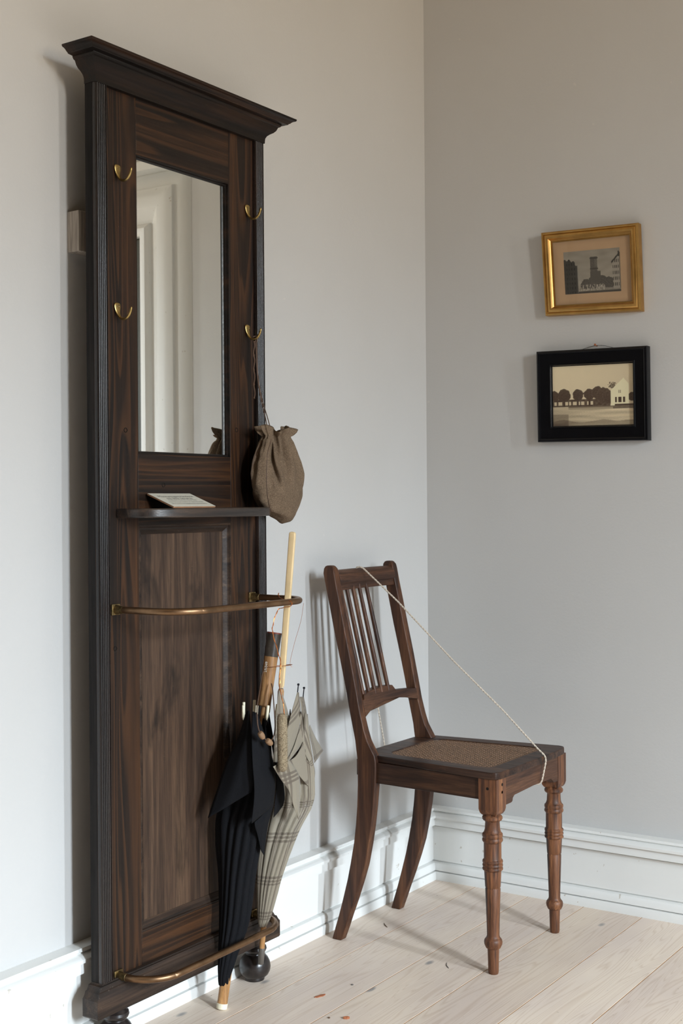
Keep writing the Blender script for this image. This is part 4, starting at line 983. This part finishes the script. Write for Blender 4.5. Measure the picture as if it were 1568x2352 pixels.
def engraving(u, v):
    # old print on a toned mount: tower between street fronts
    mu0, mu1, mv0, mv1 = 0.135, 0.865, 0.165, 0.83
    if not (mu0 < u < mu1 and mv0 < v < mv1):
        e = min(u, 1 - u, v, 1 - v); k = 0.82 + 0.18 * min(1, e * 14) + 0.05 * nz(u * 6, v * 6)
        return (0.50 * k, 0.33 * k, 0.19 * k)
    a, b = (u - mu0) / (mu1 - mu0), (v - mv0) / (mv1 - mv0)
    g = 0.23 + 0.05 * nz(a * 5, b * 9) + 0.10 * (1 - b) * 0.5 + 0.015 * nz(a * 90, b * 90)
    if b < 0.13: g = 0.19 + 0.05 * nz(a * 12, b * 40)
    if b < 0.05: g = 0.05
    # trees
    for cx, cy, r_ in ((0.40, 0.20, 0.10), (0.52, 0.24, 0.11), (0.68, 0.27, 0.09), (0.80, 0.22, 0.10), (0.33, 0.19, 0.05), (0.88, 0.20, 0.08)):
        if ((a - cx) ** 2 + ((b - cy) * 0.75) ** 2) < (r_ * (1 + 0.25 * nz(a * 20, b * 20, 2))) ** 2 and b > 0.10: g = 0.075 + 0.04 * nz(a * 50, b * 50)
    # tower
    if 0.475 < a < 0.60 and 0.2 < b < 0.84: g = 0.085 + 0.03 * nz(a * 60, b * 60)
    if 0.465 < a < 0.61 and (0.79 < b < 0.82 or 0.55 < b < 0.57): g = 0.05
    if 0.47 < a < 0.65 and 0.25 < b < 0.50: g = 0.08
    if 0.55 < a < 0.60 and 0.6 < b < 0.78: g += 0.03
    # left house
    top = 0.80 - 0.10 * max(0, (a - 0.1) / 0.16) + 0.02 * sin(a * 80)
    if a < 0.245 and b < top - (0.05 if a > 0.2 else 0) and b > 0.02:
        g = 0.045
        if (a * 22) % 1 < 0.35 and (b * 9) % 1 < 0.5: g = 0.02
        if a > 0.235: g = 0.12
    # right house
    if a > 0.865 and b < 0.70 + (a - 0.865) * 1.4 and b > 0.08:
        g = 0.26 - 0.2 * (0 if a < 0.985 else 1)
        if ((a - 0.865) * 32) % 1 < 0.5 and (b * 7.5) % 1 < 0.55: g = 0.06
    if a > 0.84 and abs(b - (0.70 + (a - 0.865) * 1.4)) < 0.025: g = 0.04
    if 0.96 < a < 0.985 and b > 0.8 and b < 0.92: g = 0.04
    # pale figures by the road
    if 0.06 < b < 0.2 and 0.26 < a < 0.72 and nz(a * 55, b * 16, 5) > 0.12: g = 0.33
    return (g * 1.25, g * 1.1, g * 0.88)
def old_photo(u, v):
    g = 0.62 - 0.10 * u - 0.06 * (1 - v)
    if v > 0.32:
        # trees
        T_ = [(0.02, 0.50, 0.065), (0.145, 0.505, 0.080), (0.32, 0.515, 0.068), (0.46, 0.515, 0.068), (0.565, 0.54, 0.075), (0.64, 0.50, 0.09), (0.70, 0.46, 0.08), (0.98, 0.46, 0.05)]
        for cx, cy, r_ in T_:
            d = sqrt((u - cx) ** 2 + ((v - cy) * 0.72) ** 2) / (r_ * (1 + 0.12 * nz(u * 25, v * 25, 1)))
            if d < 1: g = 0.085 + 0.03 * nz(u * 60, v * 60) + 0.10 * max(0, d - 0.8) + 0.10 * max(0, v - cy)
        if v < 0.44 and u < 0.72: g = min(g, 0.10 + 0.05 * nz(u * 30, v * 30))
        if 0.345 < v < 0.405 and u < 0.52 and ((u * 17 + nz(u * 9, 3)) % 1) > 0.36: g = 0.5
        for cx, _, _ in T_[1:4]:
            if abs(u - cx) < 0.010 and v < 0.45: g = 0.05
        # branches
        if sqrt((u - 0.745) ** 2 + (v - 0.655) ** 2) < 0.05 * (1 + 0.5 * nz(u * 30, v * 30, 3)) and nz(u * 50, v * 50, 3) > -0.15: g = 0.15
        # white gabled house
        roof = 0.56 + (u - 0.715) * 1.25
        if u > 0.725 and u < 0.94 and v < roof and v < 0.80 - (u - 0.86) * 1.6: 
            g = 0.66
            if (abs(u - 0.785) < 0.011 or abs(u - 0.885) < 0.012 or abs(u - 0.835) < 0.018) and 0.37 < v < 0.46: g = 0.08
            if (abs(u - 0.825) < 0.004 or abs(u - 0.84) < 0.004) and 0.52 < v < 0.57: g = 0.2
        if u > 0.77 and v < 0.345: g = 0.09
    elif v > 0.27:
        g = 0.16 if v > 0.30 else 0.30
        if u > 0.75: g = 0.15 + 0.04 * nz(u * 20, v * 60)
        if u < 0.2: g = 0.42
    else:
        g = 0.42 + 0.14 * nz(u * 3, v * 22, 2) + 0.05 * nz(u * 70, v * 70) + 0.10 * (u - 0.4)
        if v < 0.08 + 0.05 * nz(u * 4, 1): g *= 0.62
        if u < 0.2 and v < 0.20: g *= 0.6
    k = max(0, g - 0.08) / 0.52
    return (min(0.9, 0.085 + 0.80 * k), 0.048 + 0.69 * k, 0.028 + 0.46 * k)
picture_frame('gilt_picture', 'gilt framed engraving of a tower hanging askew above the black framed photograph',
              [(0.350, 1.7615), (0.6185, 1.754), (0.6225, 1.5315), (0.3575, 1.5415)], -0.002, 0.02,
              [(0.0, -0.020), (0.0, 0.0), (0.001, 0.0025), (0.004, 0.004), (0.0065, 0.003), (0.0075, 0.001), (0.0105, 0.0035), (0.0145, 0.0045), (0.0185, 0.003), (0.0215, -0.0015), (0.0235, -0.0035), (0.0245, -0.0035), (0.0245, -0.0075), (0.0275, -0.008)], 'gold', engraving, 0.035)
bp = picture_frame('black_picture', 'black framed sepia photograph of trees and a white house below the gilt picture',
              [(0.3345, 1.4475), (0.6395, 1.441), (0.6385, 1.2025), (0.3335, 1.2075)], -0.004, 0.02,
              [(0.0, -0.022), (0.0, 0.0), (0.001, 0.002), (0.006, 0.004), (0.0085, 0.0025), (0.0095, 0.0005), (0.013, 0.0), (0.034, -0.003), (0.0355, -0.001), (0.038, -0.001), (0.0395, -0.004), (0.0395, -0.008), (0.0415, -0.0085)], 'black_frame', old_photo, 0.03)
bm = bmesh.new(); tube(bm, smooth_path([V((0.44, 0.012, 1.443)), V((0.47, 0.014, 1.450)), V((0.494, 0.016, 1.4545)), V((0.52, 0.014, 1.451)), V((0.555, 0.012, 1.441))], 5), 0.0006, 5)
finish('hanging_wire', bm, 'steel', bp)
bm = bmesh.new(); lathe(bm, [(0, 0.0012), (0.014, 0.0012), (0.0142, 0.0030), (0.0160, 0.0026)], 12, (0.494, 0.0215, 1.4535), V((0, -1, 0.15)))
nl = finish('nail', bm, 'chip'); recenter(nl, (0.494, 0.02, 1.4535)); tag(nl, 'small rusty nail in the wall holding the black framed picture', 'nail')

# ------------------------------------------------------------------ bits on the floor
def flake(name, label, cat, x, y, L_, w_, h_, ang, mat, seed, curve=0.0):
    bm = bmesh.new(); r_ = random.Random(seed); n = 14; top = []; bot = []
    d = V((cos(ang), sin(ang), 0)); p = V((-sin(ang), cos(ang), 0))
    for i in range(n):
        a = 2 * pi * i / n; k = 1 + r_.uniform(-0.15, 0.15)
        u = cos(a) * L_ / 2 * k; q = V((x, y, 0)) + d * u + p * (sin(a) * w_ / 2 * k + curve * (u / L_) ** 2 * 4)
        top.append(bm.verts.new(q + V((0, 0, h_ * r_.uniform(0.7, 1.1))))); bot.append(bm.verts.new(q + V((0, 0, 0.0001))))
    ct = bm.verts.new(V((x, y, h_ * 1.3)))
    for i in range(n):
        j = (i + 1) % n; bm.faces.new((top[i], top[j], ct)); bm.faces.new((bot[i], bot[j], top[j], top[i]))
    bm.faces.new(bot[::-1])
    o = finish(name, bm, mat, smooth=False); recenter(o, (x, y, 0)); tag(o, label, cat); return o
flake('bark_chip', 'reddish bark chip on the floor between umbrella tip and chair', 'chip', 0.240, -0.889, 0.030, 0.009, 0.0015, 1.25, 'chip', 1)
flake('wood_crumb', 'brown crumb on the floor at the bottom edge of the view', 'crumb', 0.353, -0.958, 0.012, 0.008, 0.004, 0.6, 'chip', 2)
flake('dark_crumb', 'small dark crumb beside the brown crumb near the bottom edge', 'crumb', 0.322, -0.975, 0.005, 0.004, 0.002, 0.2, 'crumb', 3)
flake('wood_splinter', 'thin brown splinter on the floor between the rear chair legs and front leg', 'splinter', 0.102 + 0.01, -0.428, 0.034, 0.0025, 0.0015, -0.75, 'crumb', 4, 0.002)
flake('grey_splinter', 'thin grey splinter lying just left of the nearest front chair leg', 'splinter', 0.376, -0.586, 0.036, 0.0016, 0.0012, -0.95, 'splinter', 5, 0.003)
flake('dark_speck', 'tiny black speck on the floorboard right of the umbrella tip', 'crumb', 0.262, -0.80, 0.005, 0.0035, 0.002, 0.4, 'splinter', 6)
